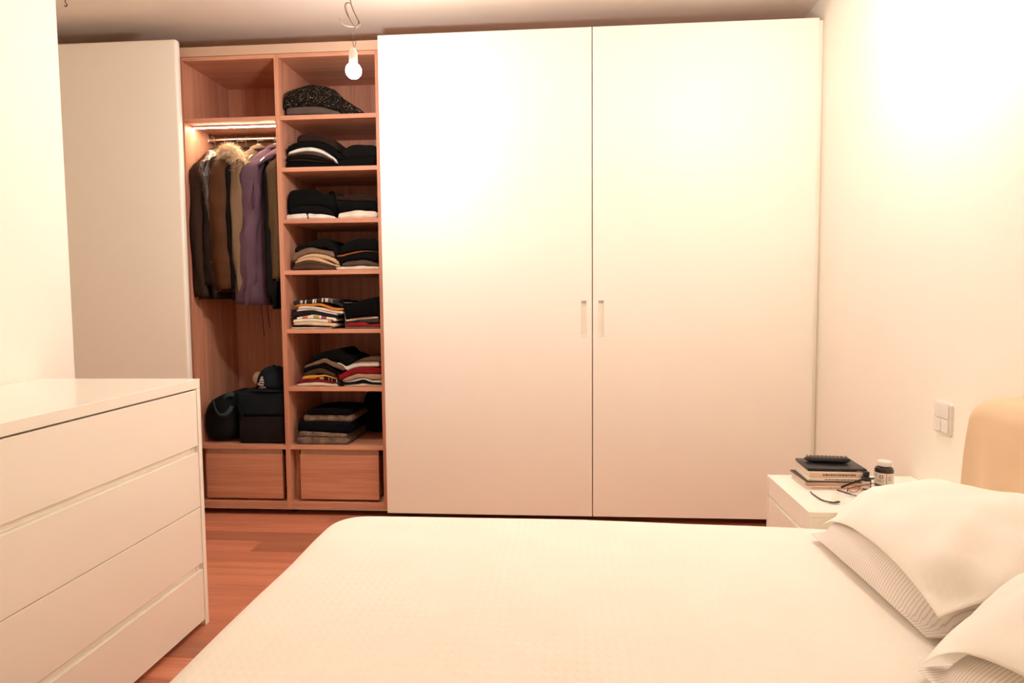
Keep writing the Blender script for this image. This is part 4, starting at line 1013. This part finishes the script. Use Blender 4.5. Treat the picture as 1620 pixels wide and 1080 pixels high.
def jar():
    x, y, b = 1.062, 2.330, 0.5004
    t = thing('pill_jar', 'brown pill jar with white cap and pale label by the wall', 'jar', (x, y, b))
    plain('jar_brown', (.030, .014, .008, 1), 0.15, 0.6)
    bm = bmesh.new(); glathe(bm, x, y, [(0, b), (0.027, b), (0.0295, b+0.0026), (0.0295, b+0.0533), (0.027, b+0.0611), (0.0205, b+0.0654), (0.0200, b+0.0688), (0, b+0.0688)], 28); obj('jar_body', bm, 'jar_brown', t, smooth='auto')
    bm = bmesh.new(); glathe(bm, x, y, [(0, b+0.0684), (0.0215, b+0.0684), (0.0222, b+0.0705), (0.0222, b+0.0718), (0.0215, b+0.0722), (0.0215, b+0.0731), (0.0222, b+0.0735), (0.0222, b+0.0826), (0.0195, b+0.0847), (0, b+0.0847)], 28); obj('cap', bm, 'white_plastic', t, smooth='auto')
    R = 0.0298
    bm = bmesh.new(); P = [[bm.verts.new((x+R*math.cos(a), y+R*math.sin(a), zz)) for a in [PI*(0.95+1.0*k/20) for k in range(21)]] for zz in (b+0.0086, b+0.0473)]
    for k in range(20): bm.faces.new((P[0][k], P[0][k+1], P[1][k+1], P[1][k]))
    lab = obj('paper_label', bm, 'cover_white', t)
    bm = bmesh.new(); R = 0.0301
    def mark(a0, a1, z0, z1):
        V = [[bm.verts.new((x+R*math.cos(a), y+R*math.sin(a), zz)) for a in (a0, (a0+a1)/2, a1)] for zz in (z0, z1)]
        for k in range(2): bm.faces.new((V[0][k], V[0][k+1], V[1][k+1], V[1][k]))
    for a0, a1, z0, z1 in ((1.06, 1.09, .040, .050), (1.22, 1.34, .045, .0475), (1.22, 1.25, .036, .047), (1.31, 1.34, .036, .047), (1.22, 1.34, .0345, .037), (1.12, 1.36, .027, .0295), (1.14, 1.33, .022, .0240), (1.44, 1.455, .012, .054), (1.50, 1.62, .040, .042), (1.50, 1.60, .034, .036), (1.50, 1.63, .028, .030)):
        mark(PI*a0, PI*a1, b+z0*0.86, b+z1*0.86)
    obj('label_print', bm, 'ink', lab)
jar()
def clear_lens():
    m, nt, b = new_mat('clear_lens'); b.inputs['Base Color'].default_value = (.95, .92, .88, 1); b.inputs['Roughness'].default_value = 0.03; b.inputs['Alpha'].default_value = 0.12
clear_lens()
plain('tortoise', (.20, .055, .02, 1), 0.25); plain('frame_black', (.015, .012, .010, 1), 0.3)
def open_glasses(label, ox, oy, ang, z0=0.5004):
    """rimless pair lying upside down, black arms flat on the table"""
    t = thing('eyeglasses', label, 'glasses', (ox, oy, z0), 'glasses on the nightstand')
    def P(x, y, z):
        c, s = math.cos(ang), math.sin(ang); return (ox+x*c-y*s, oy+x*s+y*c, z0+z)
    for sx in (-1, 1):
        pts = [(sx*0.031+0.025*math.cos(a), 0.0015, 0.0195+0.0175*math.sin(a)) for a in [2*PI*k/20 for k in range(20)]]
        bm = bmesh.new(); gloft(bm, [[P(x, y-0.0008, z) for x, y, z in pts], [P(x, y+0.0008, z) for x, y, z in pts]]); obj('lens', bm, 'clear_lens', t)
        bm = bmesh.new()
        if sx < 0: path = [P(-0.034, -0.002, 0.006), P(-0.050, -0.006, 0.005), P(-0.062, 0.006, 0.004), P(-0.070, 0.030, 0.003), P(-0.066, 0.075, 0.003), P(-0.060, 0.105, 0.0025), P(-0.052, 0.125, 0.002)]
        else: path = [P(0.056, 0.000, 0.006), P(0.062, 0.015, 0.005), P(0.058, 0.055, 0.004), P(0.050, 0.090, 0.003), P(0.040, 0.125, 0.003)]
        path = smooth_path(path, 5); n = len(path)
        gtube(bm, path, 0.002, 8, True, [((0.0026-0.0008*k/n)*(2.2 if (k < n*0.3 and sx < 0) else 1), 0.0021) for k in range(n)]); obj('temple', bm, 'frame_black', t, smooth=True)
    bm = bmesh.new(); gtube(bm, smooth_path([P(-0.008, 0, 0.022), P(0, -0.001, 0.018), P(0.008, 0, 0.022)], 4), 0.0008, 6); obj('bridge', bm, 'steel_wire', t, smooth=True)
open_glasses('black-armed rimless glasses lying open at the front of the nightstand', 0.868, 2.128, 0.20)
def folded_glasses():
    t = thing('eyeglasses', 'tortoiseshell glasses propped between the books and the small bottle', 'glasses', (0.95, 2.255, 0.5004), 'glasses on the nightstand')
    for path, m, r in (([(0.893, 2.252, 0.514), (0.925, 2.254, 0.527), (0.962, 2.256, 0.540), (0.995, 2.250, 0.545)], 'frame_black', (0.0016, 0.0034)),
                       ([(0.908, 2.240, 0.5035), (0.913, 2.242, 0.513), (0.945, 2.246, 0.520), (0.992, 2.248, 0.530)], 'tortoise', (0.0014, 0.0026))):
        bm = bmesh.new(); p = smooth_path(path, 6); gtube(bm, p, 0.002, 8, True, [r]*len(p)); obj('temple', bm, m, t, smooth=True)
    for cx in (0.928, 0.966):
        bm = bmesh.new(); p = [(cx+0.0175*math.cos(a), 2.244+0.004*math.sin(a), 0.5135+0.0105*math.sin(a)) for a in [2*PI*k/20 for k in range(21)]]
        gtube(bm, p, 0.0016, 6, False); rim = obj('rim', bm, 'rim_orange', t, smooth=True)
        bm = bmesh.new(); bm.faces.new([bm.verts.new(q) for q in p[:-1]]); obj('lens', bm, 'clear_lens', rim)
    bm = bmesh.new(); gtube(bm, smooth_path([(0.944, 2.245, 0.517), (0.947, 2.245, 0.519), (0.950, 2.245, 0.517)], 3), 0.0014, 6); obj('bridge', bm, 'rim_orange', t, smooth=True)
plain('rim_orange', (.55, .20, .09, 1), 0.25)
folded_glasses()

# ---------------------------------------------------------------- wall switch
sw = thing('light_switch', 'white wall switch plate with two small rockers near the headboard', 'switch', (X_R, 2.262, 0.69))
bm = bmesh.new(); rr_ = 0.014
pl = [(cy+rr_*math.cos(a), cz+rr_*math.sin(a)) for cy, cz, a0 in ((2.296, 0.782, 0), (2.228, 0.782, PI/2), (2.228, 0.704, PI), (2.296, 0.704, 1.5*PI)) for a in [a0+PI/2*k/6 for k in range(7)]]
gloft(bm, [[(X_R-0.0003, y, z) for y, z in pl], [(X_R-0.008, y, z) for y, z in pl], [(X_R-0.010, 2.262+(y-2.262)*0.96, 0.743+(z-0.743)*0.96) for y, z in pl]])
obj('plate', bm, 'white_plastic', sw, smooth='auto')
box('rocker', 'white_plastic', sw, X_R-0.0135, X_R-0.0101, 2.2215, 2.3025, 0.7435, 0.7885, 0.003, 3)
for a, b2 in ((2.2215, 2.2612), (2.2628, 2.3025)): box('rocker', 'white_plastic', sw, X_R-0.0135, X_R-0.0101, a, b2, 0.6975, 0.7420, 0.003, 3)

# ---------------------------------------------------------------- bare bulbs on wires
def pendant(pos, label, watts, mat='bulb_glow'):
    x, y, z = pos
    t = thing('pendant_lamp', label, 'lamp', (x, y, z))
    bm = bmesh.new()
    glathe(bm, x, y, [(0, z-0.033)] + [(0.031*math.cos(a), z-0.002+0.031*math.sin(a)) for a in [-PI/2+PI*0.80*k/12 for k in range(1, 13)]] + [(0.0135, z+0.034), (0, z+0.034)], 24)
    obj('bulb', bm, mat, t, smooth=True, label='glowing round bulb')
    ld = bpy.data.lights.new('bulb_light', 'POINT'); ld.energy = watts; ld.color = BULB_COLOR; ld.shadow_soft_size = 0.035
    lo = bpy.data.objects.new('bulb_light', ld); COL.objects.link(lo); lo.parent = t; lo.location = (0, 0, -0.002)
    bm = bmesh.new(); glathe(bm, x, y, [(0, z+0.0345), (0.0165, z+0.0345), (0.0170, z+0.040), (0.0165, z+0.068), (0.0120, z+0.078), (0.008, z+0.084), (0, z+0.084)], 20)
    obj('socket', bm, 'white_plastic', t, smooth='auto', label='white socket')
    k = lambda dx, dz, dy=0.0: (x+dx, y+dy, z+dz)
    def cord(n, pts, r, m='flex_brown'):
        bm = bmesh.new(); gtube(bm, smooth_path(pts, 6), r, 6); obj(n, bm, m, t, smooth=True)
    cord('wire', [k(0.004, 0.083), k(0.001, 0.10), k(0.001, 0.13), k(0.009, 0.160)], 0.0013)
    cord('wire', [k(0.007, 0.083), k(0.010, 0.11, .004), k(0.008, 0.14, .004), k(0.013, 0.160)], 0.0013, 'flex_green')
    cord('wire', [k(0.011, 0.158), k(0.026, 0.168, .003), k(0.029, 0.174), k(0.018, 0.196, -.003), k(0.004, 0.226, .003), k(-0.004, 0.25), k(-0.007, 0.28, .003), k(-0.004, 0.35), k(0.0, Z_C-z)], 0.0022, 'flex_green')
    cord('wire', [k(0.013, 0.158), k(0.024, 0.172, -.004), k(0.022, 0.186, .003), k(0.012, 0.208, -.004), k(0.001, 0.232, .003), k(-0.005, 0.262, -.003), k(-0.006, 0.32), k(0.0, Z_C-z)], 0.0018)
    cord('wire_loop', [k(0.010, 0.162), k(-0.006, 0.184), k(-0.022, 0.215), k(-0.028, 0.236), k(-0.026, 0.250), k(-0.017, 0.254), k(-0.006, 0.250)], 0.0016)
    cord('wire_loop', [k(0.008, 0.162), k(-0.003, 0.180, .003), k(-0.017, 0.208, .003), k(-0.025, 0.240, .003), k(-0.020, 0.252), k(-0.008, 0.251)], 0.0012, 'flex_green')
    cord('loose_strand', [k(0.006, 0.164), k(-0.010, 0.163, -.004), k(-0.028, 0.168, -.008), k(-0.042, 0.180, -.010), k(-0.049, 0.194, -.010)], 0.0008, 'flex_tan')
plain('flex_brown', (.16, .075, .045, 1), 0.5); plain('flex_green', (.10, .085, .055, 1), 0.5); plain('flex_tan', (.40, .24, .13, 1), 0.5)
pendant(BULB_POS_1, 'bare glowing bulb hanging on twisted wires before the open shelves', BULB_1)
pendant(BULB_POS_2, 'second bare bulb on wires above the nightstand side of the bed', BULB_2)
# a small dark hook in the ceiling of the alcove
bm = bmesh.new(); hx, hy = -2.336, 3.094
gtube(bm, smooth_path([(hx, hy, Z_C), (hx, hy, Z_C-0.012), (hx+0.008, hy, Z_C-0.022), (hx, hy, Z_C-0.030), (hx-0.006, hy, Z_C-0.024)], 5), 0.0022, 8)
plain('hook_brown', (.10, .04, .025, 1), 0.5)
tag(obj('ceiling_hook', bm, 'hook_brown', None, smooth=True), 'tiny dark hook in the ceiling above the opened white door', 'hook')
